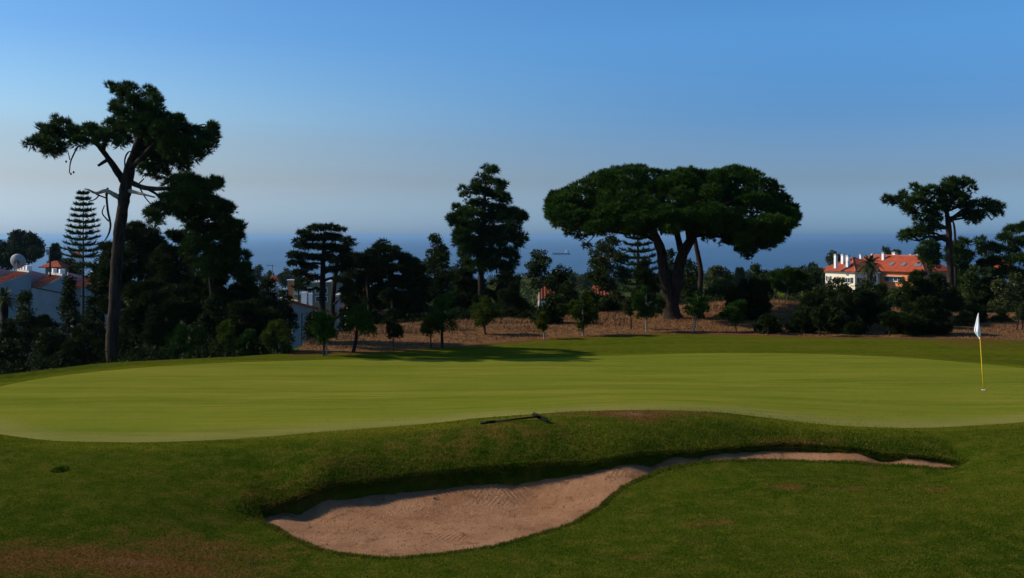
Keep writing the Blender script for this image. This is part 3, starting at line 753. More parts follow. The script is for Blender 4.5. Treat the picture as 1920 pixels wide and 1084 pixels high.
# lone slender trunk beside it
tree('maritime_pine', 'lone slender pine trunk just right of the umbrella pine, its top lost in the crown', 58.,
 [(1312,570,9),(1313,540,9),(1314,510,10),(1309,480,9),(1303,450,8),(1301,420,6)], [(1305,412,22,12),(1290,400,16,10),(1320,402,18,11)], 'pine', 'pine', 'bark')
# conical pine in the middle
tree('maritime_pine', 'tall conical pine standing alone in the middle of the treeline, feathery stepped crown', 60.,
 [(903,600,13),(902,540,12),(903,490,11),(906,440,9),(908,390,7),(910,345,4)],
 [(918,326,9,12),(912,340,15,11),(895,345,11,14),(928,345,12,9),(938,352,10,8),(905,362,22,14),(868,357,9,8),(872,368,10,9),(886,358,9,7),(928,368,20,13),(944,372,12,10),(952,378,8,6),(898,385,26,14),(930,392,24,12),(858,392,12,11),(866,404,18,12),(890,405,26,14),(925,410,24,13),(855,418,14,11),(948,402,14,8),(972,402,11,8),(968,412,14,9),(978,410,6,5),(880,425,30,15),(915,435,34,16),(948,432,22,12),(868,440,24,14),(858,455,14,10),(900,455,40,15),(940,452,32,14),(965,432,14,10),(970,450,13,11),(975,464,8,8),(890,475,36,14),(930,478,38,15),(960,482,20,12),(875,468,20,12),(905,498,34,12),(940,500,30,12)],
 'pine', 'pine', 'bark_dark', scale=1.0, dens=1.1, step=3, spur=50)
# right-hand pine
tree('maritime_pine', 'flat-topped maritime pine on a tall bare trunk at the right, above the villa', 62.,
 [(1784,556,13),(1782,510,12),(1780,470,12),(1779,430,11),(1776,405,9),(1772,385,7),(1765,365,4)],
 [(1668,380,11,8),(1682,378,14,9),(1694,372,11,8),(1700,388,16,10),(1722,358,12,9),(1735,360,14,9),(1715,378,12,7),(1712,400,14,9),(1735,382,18,12),(1758,366,20,13),(1780,350,18,10),(1800,348,18,10),(1818,345,12,8),(1822,356,10,6),(1770,385,24,14),(1800,372,24,12),(1745,400,20,11),(1720,412,11,6),(1740,418,16,9),(1755,408,16,9),(1810,388,20,11),(1830,385,14,10),(1850,386,16,9),(1868,386,12,8),(1876,390,7,6),(1838,402,16,10),(1822,412,14,9),(1814,402,14,10),(1706,438,13,8),(1724,432,16,9),(1738,436,16,8),(1748,428,12,8),(1696,446,7,5),(1782,362,24,12),(1862,398,10,7)],
 'pine', 'pine', 'bark', scale=.95, dens=1.1, step=3, spur=30)
tree('bare_tree', 'thin half-dead trunk standing against the tall right-hand pine', 64.,
 [(1792,560,5),(1791,500,4.5),(1791,450,4.5),(1789,425,4),(1786,412,3)], [(1795,470,10,8),(1788,490,9,8)], 'pine', 'pine', 'bark_dark')

# --- Norfolk Island pines: tiers of drooping branches
def araucaria(label, px, top, bot, hw, d, tiers, mat='pine', group=None):
    t = P(px, top, d); b_ = P(px, bot, d); bz = gz(t[0], d)
    root = empty('norfolk_island_pine', (t[0], d, bz), label, 'tree', group)
    MB().tube([(t[0], d, bz-.2), (t[0], d, (bz+t[2])/2), t], [.16*hw*d/F*.6, .1*hw*d/F*.6, .02], 8).build('trunk', MAT['bark_dark'], root, True)
    R_ = hw*d/F
    for i in range(tiers):
        f = (i+.6)/tiers; z = t[2]+(b_[2]-t[2])*f; rr = R_*(.12+.88*f**.85); nb = 6; V = []; 
        for j in range(nb):
            an = 2*math.pi*(j+.5*(i % 2))/nb+rng.uniform(-.1, .1); dv = np.array([math.cos(an), math.sin(an), 0]); r1 = rr*rng.uniform(.85, 1.08)
            s = np.linspace(.06, 1, max(10, int(r1/.16*42/d*1.4)))
            C = np.array([t[0], d, z])+dv*(s*r1)[:, None]; C[:, 2] += r1*(.30*s**2-.12*s)*1.0-.10*r1
            D = np.tile(norm(dv+np.array([0, 0, .35])), (len(C), 1))
            V.append(spikes(C, D, 13, .25*max(1, d/70)+.04*r1, max(.035, .9*d/995), .42))
        V = np.concatenate(V); TRI[0] += len(V)//3
        obj_np('branch_tier', V, np.arange(len(V)).reshape(-1, 3), MAT[mat], root, False, {'tint': rng.random(len(V))*.5})
    V = spikes(np.repeat([t-[0, 0, .3]], 6, 0), np.tile([0., 0, 1], (6, 1)), 3, .5, .04, .15)
    return root
araucaria('tiered Norfolk Island pine rising behind the left houses, next to the big pine trunk', 156, 356, 482, 40, 78., 12)
araucaria('Norfolk Island pine with open tiers showing under the left side of the umbrella pine', 1196, 415, 545, 56, 72., 11)
araucaria('tiny far tiered conifer standing against the sea right of the umbrella pine', 1387, 503, 535, 10, 190., 7, 'far')
araucaria('small dark pointed conifer between the round tree and the utility pole at far left', 104, 458, 500, 11, 150., 9)

# --- cedars and cypresses of the left mass (dark, plate-like)
autotree('monterey_cypress', 'broad black cypress filling the gap right behind the big pine trunk', 47, 262, 414, 590, 84, 650, 30, 'dome', tw=14, seed=1, dens=1.25)
autotree('monterey_cypress', 'dark cypress with rounded top between the big pine trunk and the ragged second pine', 45, 332, 428, 600, 66, 660, 26, 'dome', tw=12, seed=2, dens=1.25)
autotree('monterey_cypress', 'low dark cypress sloping down to the sea where the left tree mass ends', 46, 455, 488, 640, 66, 668, 26, 'cone', tw=12, seed=3, dens=1.25)
autotree('monterey_cypress', 'dark cypress in the middle of the left mass, under the ragged pine', 44, 375, 480, 640, 70, 665, 24, 'round', tw=12, seed=4, dens=1.25)
autotree('monterey_cypress', 'dark drooping cypress left of the big pine trunk, beside the Norfolk pine', 50, 192, 452, 560, 46, 640, 18, 'round', tw=10, seed=5)
autotree('monterey_cypress', 'wide black tree at the foot of the left mass right of the big trunk', 42, 285, 520, 655, 72, 672, 24, 'round', tw=12, seed=6, dens=1.2)
autotree('monterey_cypress', 'black tree low behind the pine bushes at the right foot of the left mass', 42, 470, 560, 665, 62, 672, 20, 'round', tw=10, seed=7, dens=1.2)
tree('cedar', 'cedar with flat layered boughs and twin trunks in front of the white gabled house', 55.,
 [(606,612,13),(604,570,12),(605,530,11),(606,490,9),(608,455,7),(610,435,4)],
 [(598,428,24,7),(622,426,12,6),(640,432,10,5),(570,436,14,6),(588,445,26,8),(620,444,24,8),(650,450,14,6),(560,452,14,6),(575,462,24,7),(610,462,28,8),(640,466,22,8),(656,458,10,6),(550,478,16,6),(575,482,22,7),(605,482,24,8),(640,486,24,8),(556,494,18,6),(580,500,18,6),(630,505,22,7),(655,500,16,8),(562,512,16,7),(590,520,14,6),(642,525,18,8),(572,528,12,6),(560,540,10,6),(650,545,14,10)],
 'cypress', 'cypress', 'bark_dark', dens=1.15, thick=1.3, step=2)
tree('cedar', 'second dark trunk and crown directly behind the flat-layered cedar', 60.,
 [(622,612,9),(624,560,9),(630,510,8),(636,480,5)], [(640,470,20,8),(655,480,18,8),(632,490,20,8),(665,495,18,10),(660,515,16,9),(650,560,14,18),(648,590,13,18)], 'cypress', 'cypress', 'bark_dark', thick=1.2)
tree('cedar', 'dark flat-topped cedar with a leaning trunk left of the pointed one, red roof showing beneath', 58.,
 [(690,620,8),(693,570,8),(690,530,8),(696,495,6)], [(672,482,20,9),(695,478,18,9),(680,498,26,12),(700,505,20,10),(665,512,16,9),(712,498,16,9),(690,590,10,16),(688,565,9,12)], 'cypress', 'cypress', 'bark_dark', thick=1.2)
tree('cedar', 'dark cedar with small pointed top and clinging ivy, middle of the cedars', 56.,
 [(738,620,10),(738,570,10),(734,520,9),(722,485,6),(718,460,3)],
 [(718,455,9,5),(716,463,18,6),(735,468,22,7),(705,472,22,7),(745,480,28,9),(715,488,28,10),(765,490,22,9),(740,502,34,12),(775,508,24,12),(715,515,24,11),(755,530,34,16),(735,555,26,20),(770,560,28,22),(745,590,24,22),(775,592,22,18),(790,530,18,18)], 'cypress', 'cypress', 'bark_dark', dens=1.1, thick=1.2, step=2)
autotree('eucalyptus', 'loose-leaved tree with rounded soft top left of the conical pine', 68, 815, 440, 560, 34, 610, 18, 'round', 'broad', 'broad', 6, seed=9, limb=True)
autotree('cypress', 'dark bushy conifer left of the conical pine, above the yellow-skirted pine', 57, 828, 470, 600, 34, 652, 18, 'cone', 'cypress', 'cypress', 7, seed=10)
autotree('monterey_cypress', 'dark cypress behind the conical pine, level with its lower boughs', 66, 868, 470, 600, 36, 620, 18, 'dome', tw=7, seed=11)
autotree('monterey_cypress', 'dark shapeless tree between conical pine and the pale-branched tree', 66, 950, 498, 600, 40, 620, 18, 'dome', tw=7, seed=12)
autotree('broadleaf_tree', 'bushy tree right of the conical pine with pale forked branches', 70, 1012, 470, 545, 26, 600, 14, 'round', 'broad', 'broad', 6, 'deadwood', seed=13, limb=True)
autotree('broadleaf_tree', 'dark low round tree just left of the sea gap, below the ship', 68, 1048, 500, 560, 26, 600, 12, 'round', 'broad', 'cypress', 5, seed=14)
autotree('broadleaf_tree', 'dark leafy tree under the left side of the umbrella pine crown', 64, 1142, 445, 560, 46, 600, 20, 'round', 'broad', 'broad', 7, 'deadwood', seed=15, limb=True)
autotree('broadleaf_tree', 'mid-green rounded tree touching the left side of the umbrella pine trunk', 58, 1212, 482, 590, 34, 605, 18, 'dome', 'bush', 'cypress', 6, seed=16)
autotree('broadleaf_tree', 'dark round tree seen between the umbrella trunk and the lone slender trunk', 66, 1290, 488, 570, 26, 585, 14, 'round', 'broad', 'cypress', 6, seed=17)
autotree('broadleaf_tree', 'small dark tree closing the gap under the fork of the umbrella pine', 64, 1258, 470, 560, 24, 590, 12, 'round', 'broad', 'cypress', 5, seed=18)
autotree('olive_tree', 'pale grey-green airy tree right of the lone slender trunk', 85, 1347, 500, 552, 27, 575, 16, 'round', 'broad', 'olive', 4, 'deadwood', seed=19, limb=True)
autotree('broadleaf_tree', 'green rounded tree beneath the pale airy tree, above the dry grass', 72, 1352, 526, 568, 32, 575, 14, 'round', 'broad', 'broad', 4, seed=20)
autotree('evergreen_oak', 'large black dome-shaped tree standing on the dry bank right of the umbrella pine', 50.5, 1409, 524, 608, 50, 612, 34, 'round', 'bush', 'cypress', 8, seed=21, dens=1.5, rel=.34)
autotree('broadleaf_tree', 'cedar-like bushy tree on the skyline left of the flat young pine', 88, 1422, 499, 545, 22, 575, 12, 'round', 'broad', 'broad', 4, seed=22)
tree('stone_pine', 'smaller flat umbrella pine with pale stem above the dry bank', 64.,
 [(1477,585,4),(1476,565,4),(1477,545,3.5),(1477,525,3)], [(1460,518,16,8),(1485,512,18,8),(1505,520,14,8),(1478,524,20,9),(1452,530,14,8),(1500,534,16,9),(1478,540,22,9)], 'stone', 'stone', 'stake')
autotree('broadleaf_tree', 'dark tree on the skyline left of the villa, nearer the flat young pine', 90, 1480, 501, 560, 30, 585, 14, 'round', 'broad', 'cypress', 4, seed=24)
autotree('broadleaf_tree', 'rounded green tree on the skyline just left of the villa eaves', 92, 1522, 497, 565, 34, 585, 16, 'round', 'broad', 'broad', 4, seed=25)
autotree('broadleaf_tree', 'dense tree before the lit corner of the villa', 78, 1568, 524, 600, 36, 615, 16, 'round', 'broad', 'cypress', 5, seed=26)
autotree('olive_tree', 'grey-green tree rising behind the left chimneys of the villa', 245, 1566, 473, 505, 16, 520, 10, 'round', 'broad', 'olive', 2, seed=27)
autotree('monterey_cypress', 'black tree over the dark end of the dry bank, left of the villa wall', 45, 1540, 540, 630, 46, 634, 26, 'round', tw=8, seed=28, dens=1.2)
autotree('broadleaf_tree', 'dark green tree in front of the palm, hiding the villa garden', 80, 1632, 528, 600, 44, 615, 18, 'round', 'broad', 'broad', 5, seed=29)
autotree('monterey_cypress', 'dark wide tree below the villa, over the last patch of dry grass', 46, 1620, 545, 612, 52, 630, 26, 'round', tw=8, seed=30, dens=1.2)
autotree('cypress', 'dark conifer with spiky top covering the right half of the villa', 56, 1722, 507, 632, 50, 636, 36, 'dome', 'cypress', 'cypress', 8, seed=31, dens=1.25)
autotree('cypress', 'black skirted conifer touching the turf below the right half of the villa', 43.9, 1738, 556, 638, 52, 640, 26, 'dome', 'cypress', 'cypress', 8, seed=32, dens=1.3)
autotree('pine_tree', 'grey-green pine behind the right-hand pine, on the sea skyline', 95, 1745, 450, 505, 26, 540, 14, 'round', 'pine', 'pine', 4, seed=33)
autotree('pine_tree', 'dark pine directly behind the tall right-hand trunk', 75, 1800, 446, 545, 32, 600, 18, 'round', 'pine', 'pine', 5, seed=34)
tree('maritime_pine', 'spreading dark pine at the right edge of the photo, topping the far treeline', 74.,
 [(1900,610,9),(1898,560,8),(1895,510,7),(1892,465,4)],
 [(1900,432,20,11),(1922,428,20,12),(1885,448,20,11),(1912,455,26,13),(1945,450,30,18),(1890,470,26,12),(1860,462,16,8),(1838,452,12,7),(1850,470,20,9),(1832,460,8,5),(1875,490,26,12),(1910,490,30,16),(1850,495,20,11),(1890,512,34,14),(1950,500,30,22),(1925,520,30,16)], 'pine', 'pine', 'bark_dark', dens=1.1, step=3)
autotree('broadleaf_tree', 'olive-green tree below the spreading pine near the right edge', 66, 1835, 500, 600, 38, 620, 18, 'round', 'broad', 'broad', 6, seed=36)
autotree('broadleaf_tree', 'brownish green tree at the right edge under the red roof', 60, 1895, 515, 615, 44, 628, 18, 'round', 'broad', 'olive', 6, seed=37)
autotree('evergreen_shrub', 'dark green shrub behind the flag, left of the bare stems', 50, 1822, 570, 634, 40, 638, 16, 'dome', 'bush', 'cypress', 5, seed=38, cat='shrub')
autotree('evergreen_shrub', 'brownish rounded shrub right of the white flag', 50, 1875, 578, 634, 28, 638, 14, 'dome', 'bush', 'olive', 4, seed=39, cat='shrub')
autotree('broadleaf_tree', 'dark tree in the gap between the skirted conifer and the flag shrub', 56, 1785, 540, 628, 34, 636, 16, 'dome', 'broad', 'cypress', 5, seed=40)
autotree('broadleaf_tree', 'last green tree at the right margin with pale stems below', 51, 1925, 572, 625, 30, 638, 14, 'dome', 'broad', 'broad', 5, 'stake', seed=41)
# far left
autotree('broadleaf_tree', 'big dark round tree on the skyline at the far left, behind the dish', 150, 36, 434, 500, 48, 540, 20, 'round', 'broad', 'cypress', 6, seed=42, dens=1.2)
autotree('broadleaf_tree', 'dark low tree behind the satellite dish at the left margin', 140, 4, 452, 520, 40, 540, 14, 'round', 'broad', 'cypress', 6, seed=43)
autotree('broadleaf_tree', 'dark hedge-like tree left of the Norfolk pine, over the second house', 120, 128, 488, 520, 34, 540, 12, 'round', 'broad', 'broad', 6, seed=44)
autotree('cypress', 'slim dark leafy tree standing before the second white house', 52, 130, 520, 640, 32, 690, 20, 'cone', 'broad', 'cypress', 4, seed=45)
autotree('eucalyptus', 'slender tree with a pale thin stem in front of the first white house', 45, 52, 545, 680, 24, 700, 16, 'column', 'broad', 'broad', 3, 'deadwood', seed=46, limb=True)
autotree('monterey_cypress', 'drooping dark tree at the left foot of the big trunk, before the third house', 48, 178, 528, 620, 30, 680, 14, 'round', 'cypress', 'cypress', 6, seed=47)
autotree('monterey_cypress', 'black tree low beside the left side of the big trunk', 40, 165, 600, 690, 48, 700, 18, 'dome', tw=6, seed=48, dens=1.3)
autotree('broadleaf_tree', 'black thicket tree below the slim leafy tree on the left', 41, 95, 618, 700, 46, 708, 18, 'dome', 'broad', 'cypress', 6, seed=49, dens=1.3)
autotree('broadleaf_tree', 'black thicket tree in the bottom-left corner of the treeline', 38, 18, 640, 712, 48, 716, 18, 'dome', 'broad', 'cypress', 6, seed=50, dens=1.3)

# lit pine bushes along the green's far edge
bushes = [(335,612,672,30,'left-most dark pine bush beyond the green, beside the big tree mass'),(372,618,674,26,'second pine bush along the far edge of the green, with straw stems at its foot'),
          (425,606,672,32,'green-tipped pine bush left of the middle of the bush row'),(468,622,670,28,'low pine bush in the middle of the bush row'),(520,604,668,38,'largest lit pine bush at the right end of the row, next to the bare slope')]
for i, (px, top, bot, hw, lab) in enumerate(bushes):
    autotree('pine_bush', lab, 38.2-.2*i, px, top, bot, hw, bot+2, 20, 'dome', 'bush', 'bright' if i in (2, 4) else 'stone', 4, seed=60+i, rel=.34, group='pine bushes along the far edge of the green', cat='bush', dens=1.2)
autotree('monterey_cypress', 'dark rounded tree hiding the right end of the villa, beside the tall right-hand trunk', 59, 1757, 512, 620, 30, 632, 26, 'dome', tw=6, seed=206, dens=1.2)
autotree('monterey_cypress', 'dense black cypress filling the middle between the leaning cedar and the pointed one', 61, 690, 476, 612, 50, 625, 30, 'dome', tw=8, seed=201, dens=1.2)
autotree('monterey_cypress', 'dense black cypress right of the pointed cedar, left of the soft-topped tree', 61, 770, 482, 615, 46, 625, 30, 'dome', tw=8, seed=202, dens=1.2)
autotree('monterey_cypress', 'dense dark cypress behind the foot of the conical pine', 64, 880, 500, 612, 50, 625, 28, 'dome', tw=8, seed=203, dens=1.2)
autotree('monterey_cypress', 'dark full tree below the spreading pine at the right margin', 62, 1860, 520, 620, 60, 630, 30, 'dome', tw=8, seed=204, dens=1.2)
autotree('monterey_cypress', 'dark dense tree behind the twin-trunked cedar foot', 50, 500, 520, 640, 36, 655, 24, 'dome', tw=8, seed=205, dens=1.2)
# big rounded shrubs behind the slope
for i, (px, top, bot, hw, d, lab, mt) in enumerate([
   (960,530,612,42,54,'big dark green bush right behind the rounded bush pine','cypress'),(1030,552,622,42,49,'black dome bush behind the smallest bright sapling','cypress'),
   (905,545,600,30,60,'dark shrub at the foot of the conical pine trunk','cypress'),(1110,545,604,40,56,'olive shrub patch behind the white-stemmed sapling','broad'),
   (1155,548,604,34,57,'mid-green shrub between the white-stemmed sapling and the staked sapling','olive'),(782,575,615,30,58,'dark ivy-like shrub right of the cedars','cypress'),
   (1068,530,590,32,64,'dark shrub below the ship, left of the umbrella pine group','broad'),(505,560,640,36,44,'dark shrub left of the white gable wall','cypress'),
   (1335,560,582,18,66,'low green shrub at the left end of the upper dry grass','broad'),(590,590,640,20,48,'dark shrub in front of the white gable fence','cypress'),
   (705,600,625,30,54,'low dark shrub row under the cedars','cypress'),(845,590,615,34,60,'dark shrub behind the yellow-skirted pine','cypress'),
   (1690,590,638,34,43.8,'low dark shrub left of the skirted conifer','cypress'),(850,585,618,40,52,'dark undergrowth mound left of the rounded bush pine','cypress'),(985,590,622,34,51,'black shrub between the rounded bush pine and the black dome bush','cypress'),
   (1140,560,596,44,57,'long dark shrub behind the grey-stemmed sapling','cypress'),(1075,580,612,24,54,'dark shrub just behind the white-stemmed sapling','broad'),(1190,570,600,26,56,'green shrub at the left of the umbrella pine foot','cypress'),(1330,560,588,30,60,'scrub right of the umbrella pine foot, before the dry grass','broad'),
   (1585,536,600,34,66,'dark rounded tree-like shrub below the cream wing of the villa','cypress'),(1655,534,600,34,68,'dark rounded shrub under the palm','cypress'),(1560,562,632,40,44,'black shrub on the dark bank left of the last straw patch','cypress'),(1500,586,632,34,44,'black scrub right of the dry grass patch','cypress'),
   (1440,598,630,30,44,'black low shrub at the right foot of the dome tree','cypress'),(1605,600,634,28,43.6,'dark scrub on the bank under the villa','cypress'),(1690,527,600,30,62,'dark shrub over the orange wall of the villa','broad'),
   (70,590,700,64,45,'black leafy mass before the first white house','cypress'),(230,600,672,34,44,'black scrub right at the big trunk foot','cypress'),(130,640,700,40,39.5,'black scrub left of the big trunk foot','cypress'),(14,600,705,44,43,'black scrub at the left margin under the palm','cypress'),
   (530,545,640,34,52,'dark shrub at the left of the white gable','cypress'),(398,555,672,42,40.2,'black shrub hiding the foot of the ragged second pine','cypress'),(290,575,675,36,40.5,'black shrub right of the big trunk foot, before the wide black tree','cypress'),(1480,560,600,24,60,'loose scrub on the dry bank below the flat young pine','olive')]):
    autotree('shrub', lab, d, px, top, bot, hw, bot+3, 16, 'dome', 'bush' if i % 2 == 0 else 'broad', mt, 4, seed=80+i, cat='shrub', dens=1.15)

# --- young trees on the slope
def sapling(label, px, foot, top, cbot, hw, d=None, mat='bright', stem='bark', tw=3.5, lean=0, n=9, fork=False, name='pine_sapling', stake=0, kind='young', shape='round'):
    d = onground([(px, foot)])[0][1] if d is None else d
    bl = auto(px+lean, top, cbot, hw, n, shape, .40, int(px))[:-1]
    gq = np.random.default_rng(int(px)); bl = [(b[0]+gq.normal(0, hw*.16), b[1]+gq.normal(0, hw*.10), b[2]*gq.uniform(.6, 1.25), b[3]*gq.uniform(.6, 1.2), b[4]) for b in bl]
    bl = [(b[0], b[1], b[2], b[3], b[4]*d/F) for b in bl]
    r, tw_, bl_ = tree(name, label, d, [(px, foot, tw), (px+lean*.4, (foot+cbot)/2, tw*.9), (px+lean*.8, (top+cbot)/2, tw*.6), (px+lean, top+4, tw*.3)], bl, kind, mat, stem, group='young trees planted along the slope', limb=fork, scale=1.1, dens=.95, spur=8)
    for s in range(stake):
        a = P(px+5+3*s, foot+1, d); MB().tube([(a[0], d, gz(a[0], d)-.1), (a[0]+.02, d, a[2]+1.1)], [.03, .03], 6).build('stake', MAT['stake'], r)
sapling('small bright round sapling on a pale stem, left of the white-stemmed one', 1020, 636, 594, 620, 14, tw=3, mat='yellow', stem='stake')
sapling('spreading green sapling on a white stem before the umbrella pine group', 1093, 630, 556, 614, 30, tw=4, mat='bright', n=16, stem='stake')
sapling('dark tall sapling with bare forked pale stem left of the umbrella trunk', 1212, 623, 546, 604, 34, tw=3.5, mat='stone', n=18, fork=True, stem='stake')
sapling('airy sapling on a leaning white stem right of the umbrella trunk', 1299, 623, 556, 602, 24, tw=3.5, lean=9, mat='stone', n=14, fork=True, stem='stake')
sapling('low shrubby sapling in the shade of the black dome-shaped tree', 1381, 622, 572, 606, 28, tw=3, lean=-4, mat='stone', n=12, fork=True)
sapling('thin grey stem with sparse leaves further back left of the umbrella trunk', 1183, 618, 568, 592, 16, tw=2.6, mat='olive', n=6, fork=True)
sapling('rounded dense bush pine on a short crooked stem', 912, 628, 570, 616, 34, tw=4, lean=-6, mat='bright', stem='bark', n=14, kind='bush')
sapling('pine with a dark top and yellow lower skirt in shadow of the conifers', 829, 652, 560, 626, 30, tw=6, mat='stone', stem='bark_dark', n=16, kind='bush')
sapling('yellow-leaved low growth at the left skirt of the dark pine', 808, 652, 598, 628, 20, tw=2.5, mat='yellow', stem='bark_dark', n=8)
sapling('thin stemmed sapling with a small dark tuft left of the yellow-skirted pine', 737, 658, 612, 634, 16, tw=2.6, mat='cypress', n=6)
sapling('mushroom-shaped young pine on a dark curved trunk', 662, 661, 580, 622, 36, tw=7, lean=12, mat='stone', stem='bark_dark', n=16, kind='bush', shape='dome')
sapling('upright dark young pine with twin stems at the left end of the slope', 607, 667, 588, 645, 24, tw=4.5, mat='stone', stem='bark', n=16, kind='bush', stake=1)
sapling('dark slim sapling on the shaded bank right of the black dome tree', 1440, 628, 592, 612, 16, tw=2.6, mat='cypress', n=6)
sapling('shaded sapling on the dark end of the bank below the villa', 1537, 630, 580, 612, 20, tw=3, mat='cypress', n=8)
sapling('shaded sapling over the last sunlit straw patch', 1668, 630, 588, 612, 20, tw=3.5, mat='cypress', n=8, stem='bark')
sapling('small dark tree with bare stems left of the white flag', 1808, 637, 590, 622, 18, tw=4, mat='olive', n=8, stem='bark', fork=True, d=48)

# --- far wooded hillside seen between the trees (individual crowns)
far = [(482,500,530,14,'far column-shaped dark tree at the left end of the sea gap'),(465,505,535,13,'far round tree beside the column-shaped one'),(505,512,540,18,'far low tree under the television aerial'),
 (535,508,540,14,'far low tree left of the far white house'),(560,515,545,16,'far low tree right of the far white house'),(690,505,540,20,'far tree behind the cedars'),(640,512,548,20,'far tree behind the twin cedar'),
 (1075,512,540,16,'far low tree at the foot of the sea gap'),(1095,518,545,18,'far low tree right of the sea gap'),(1330,508,540,16,'far tree left of the airy grey tree'),(1385,516,545,20,'far tree below the tiny tiered conifer'),(1405,510,540,16,'far tree right of the tiny tiered conifer'),
 (1455,506,540,20,'far tree on the skyline above the flat young pine'),(1500,503,540,20,'far round tree on the skyline between the pines'),(1545,506,540,16,'far tree at the villa end of the skyline'),(1660,466,500,10,'spiky far tree top poking above the middle of the villa roof'),(1680,470,500,8,'small far tree top right of the spiky one above the roof'),
 (850,500,540,24,'far tree seen beneath the conical pine'),(780,505,545,22,'far tree right of the pointed cedar'),(1850,480,520,20,'far tree left of the red roof at the right edge')]
for i, (px, top, bot, hw, lab) in enumerate(far):
    dd = 235+rng.uniform(-25, 30)
    if i in (15, 16): dd = 265.
    autotree('far_tree', lab, dd, px, top, bot, hw, bot+8, 10, 'column' if i == 0 else 'round', 'broad', 'far', 3, seed=120+i, group='far trees on the slope towards the sea', rel=.42)
print('crown triangles', TRI[0])
# ------------------------------------------------------------------ palms
def palm(label, px, crown_y, foot_y, hw, d, nf=36, name='palm_tree', fr=1.0):
    c = P(px, crown_y, d); bz = gz(c[0], d)
    root = empty(name, (c[0], d, bz), label, 'palm')
    R_ = hw*d/F
    MB().tube([(c[0], d, bz-.2), (c[0], d, (bz+c[2])/2), (c[0], d, c[2]-.25*R_), (c[0], d, c[2])], [.16*R_, .15*R_, .2*R_, .1*R_], 12, jit=.15).build('trunk', MAT['bark'], root, True)
    for i in range(nf):
        an = i*2.39996; el = math.radians(78-105*(i/nf)**.9); L = R_*rng.uniform(.9, 1.1)*(1.0 if el > -.2 else .8)
        dv = np.array([math.cos(an), math.sin(an), 0]); s = np.linspace(0, 1, 14)
        pos = c+dv*(L*s*math.cos(el)*.95+0)[:, None]; pos[:, 2] += L*(s*math.sin(el)-.42*s**2*(.6+math.cos(el)))
        side = np.cross(dv, [0, 0, 1.]); V = []; 
        for sg_ in (-1, 1):
            for q in range(1, 14):
                tdir = norm(pos[q]-pos[q-1]); ll = .20*L*math.sin(math.pi*min(.97, .12+.85*s[q])); w = max(.035, 1.0*d/995)*.8
                tip = pos[q]+side*sg_*ll*.8+tdir*ll*.55-np.array([0, 0, .25*ll])
                V += [pos[q]-tdir*w, pos[q]+tdir*w, tip]
        for q in range(13):
            w = side*.02*R_/1.5; V += [pos[q]-w, pos[q]+w, pos[q+1]]
        V = np.array(V); obj_np('frond', V, np.arange(len(V)).reshape(-1, 3), MAT['palm'], root, False, {'tint': np.full(len(V), rng.random())})
    return root
palm('round-headed palm standing before the cream wing of the red-roofed villa', 1631, 496, 525, 32, 205., 44)
palm('dark fan-headed palm at the left margin in front of the first white house', 8, 560, 700, 34, 46., 30)
palm('spiky palm head showing behind the villa roof between two chimneys', 1662, 474, 500, 10, 250., 20)

# ------------------------------------------------------------------ the villa
VD = 215.; sc = VD/F
vc = P(1603, 530, VD)                 # nearest corner of the cream wing, ground reference
ua = np.array([.85, .53, 0]); ub = np.array([.53, -.85, 0])
zb = gz(vc[0], VD)-.5; VO = np.array([vc[0], VD, 0])
def vz(py): return ZC-(py-HZ)*sc
zeave = vz(508); zr = vz(483)
villa = empty('villa', (vc[0], VD, zb), 'cream and orange villa under red hipped roofs with many chimneys, right of centre', 'house')
def vp(a, b_, z): q = VO+ua*a+ub*b_; return (q[0], q[1], z)
def rect_wall(name, a0, a1, b0, b1, z0, z1, mat):
    return MB().hexa([vp(a0,b0,z0),vp(a1,b0,z0),vp(a1,b1,z0),vp(a0,b1,z0)],[vp(a0,b0,z1),vp(a1,b0,z1),vp(a1,b1,z1),vp(a0,b1,z1)]).build(name, mat, villa)
rect_wall('wall', 0, 8.2, -8, 0, zb, zeave, MAT['cream'])
rect_wall('wall', 8.25, 17, -10.2, 11, zb, zeave, MAT['orange'])
def hip(a0, a1, b0, b1, z0, z1, over, axis_, name='roof'):
    a0 -= over; a1 += over; b0 -= over; b1 += over; m = MB(); w = min(a1-a0, b1-b0)/2; th = .22
    if axis_ == 'b': r0, r1 = ((a0+a1)/2, b0+w), ((a0+a1)/2, b1-w)
    else: r0, r1 = (a0+w, (b0+b1)/2), (a1-w, (b0+b1)/2)
    V = [vp(a0,b0,z0),vp(a1,b0,z0),vp(a1,b1,z0),vp(a0,b1,z0),vp(*r0,z1),vp(*r1,z1)]
    lo = [(v[0], v[1], v[2]-th) for v in V[:4]]
    if axis_ == 'b': Fc = [(0,1,4),(1,2,5,4),(2,3,5),(3,0,4,5)]
    else: Fc = [(0,1,5,4),(1,2,5),(2,3,4,5),(3,0,4)]
    Fc += [(6,9,8,7),(0,6,7,1),(1,7,8,2),(2,8,9,3),(3,9,6,0)]
    m.add(V+lo, Fc); r = m.build(name, MAT['roof'], villa)
    # ridge and hip tiles
    rid = MB(); rr = [V[4], V[5]]
    rid.tube([rr[0], rr[1]], .13, 6)
    for c_ in range(4):
        near = rr[0] if sum((V[c_][k]-rr[0][k])**2 for k in range(2)) < sum((V[c_][k]-rr[1][k])**2 for k in range(2)) else rr[1]
        rid.tube([V[c_], near], .12, 6)
    rid.build('ridge_tiles', MAT['roof2'], r)
    return r
r1 = hip(0, 9.0, -8, 0, zeave+.02, vz(484), .8, 'a')
r2 = hip(8.2, 17, -10.2, 11, zeave+.05, vz(480), .9, 'b')
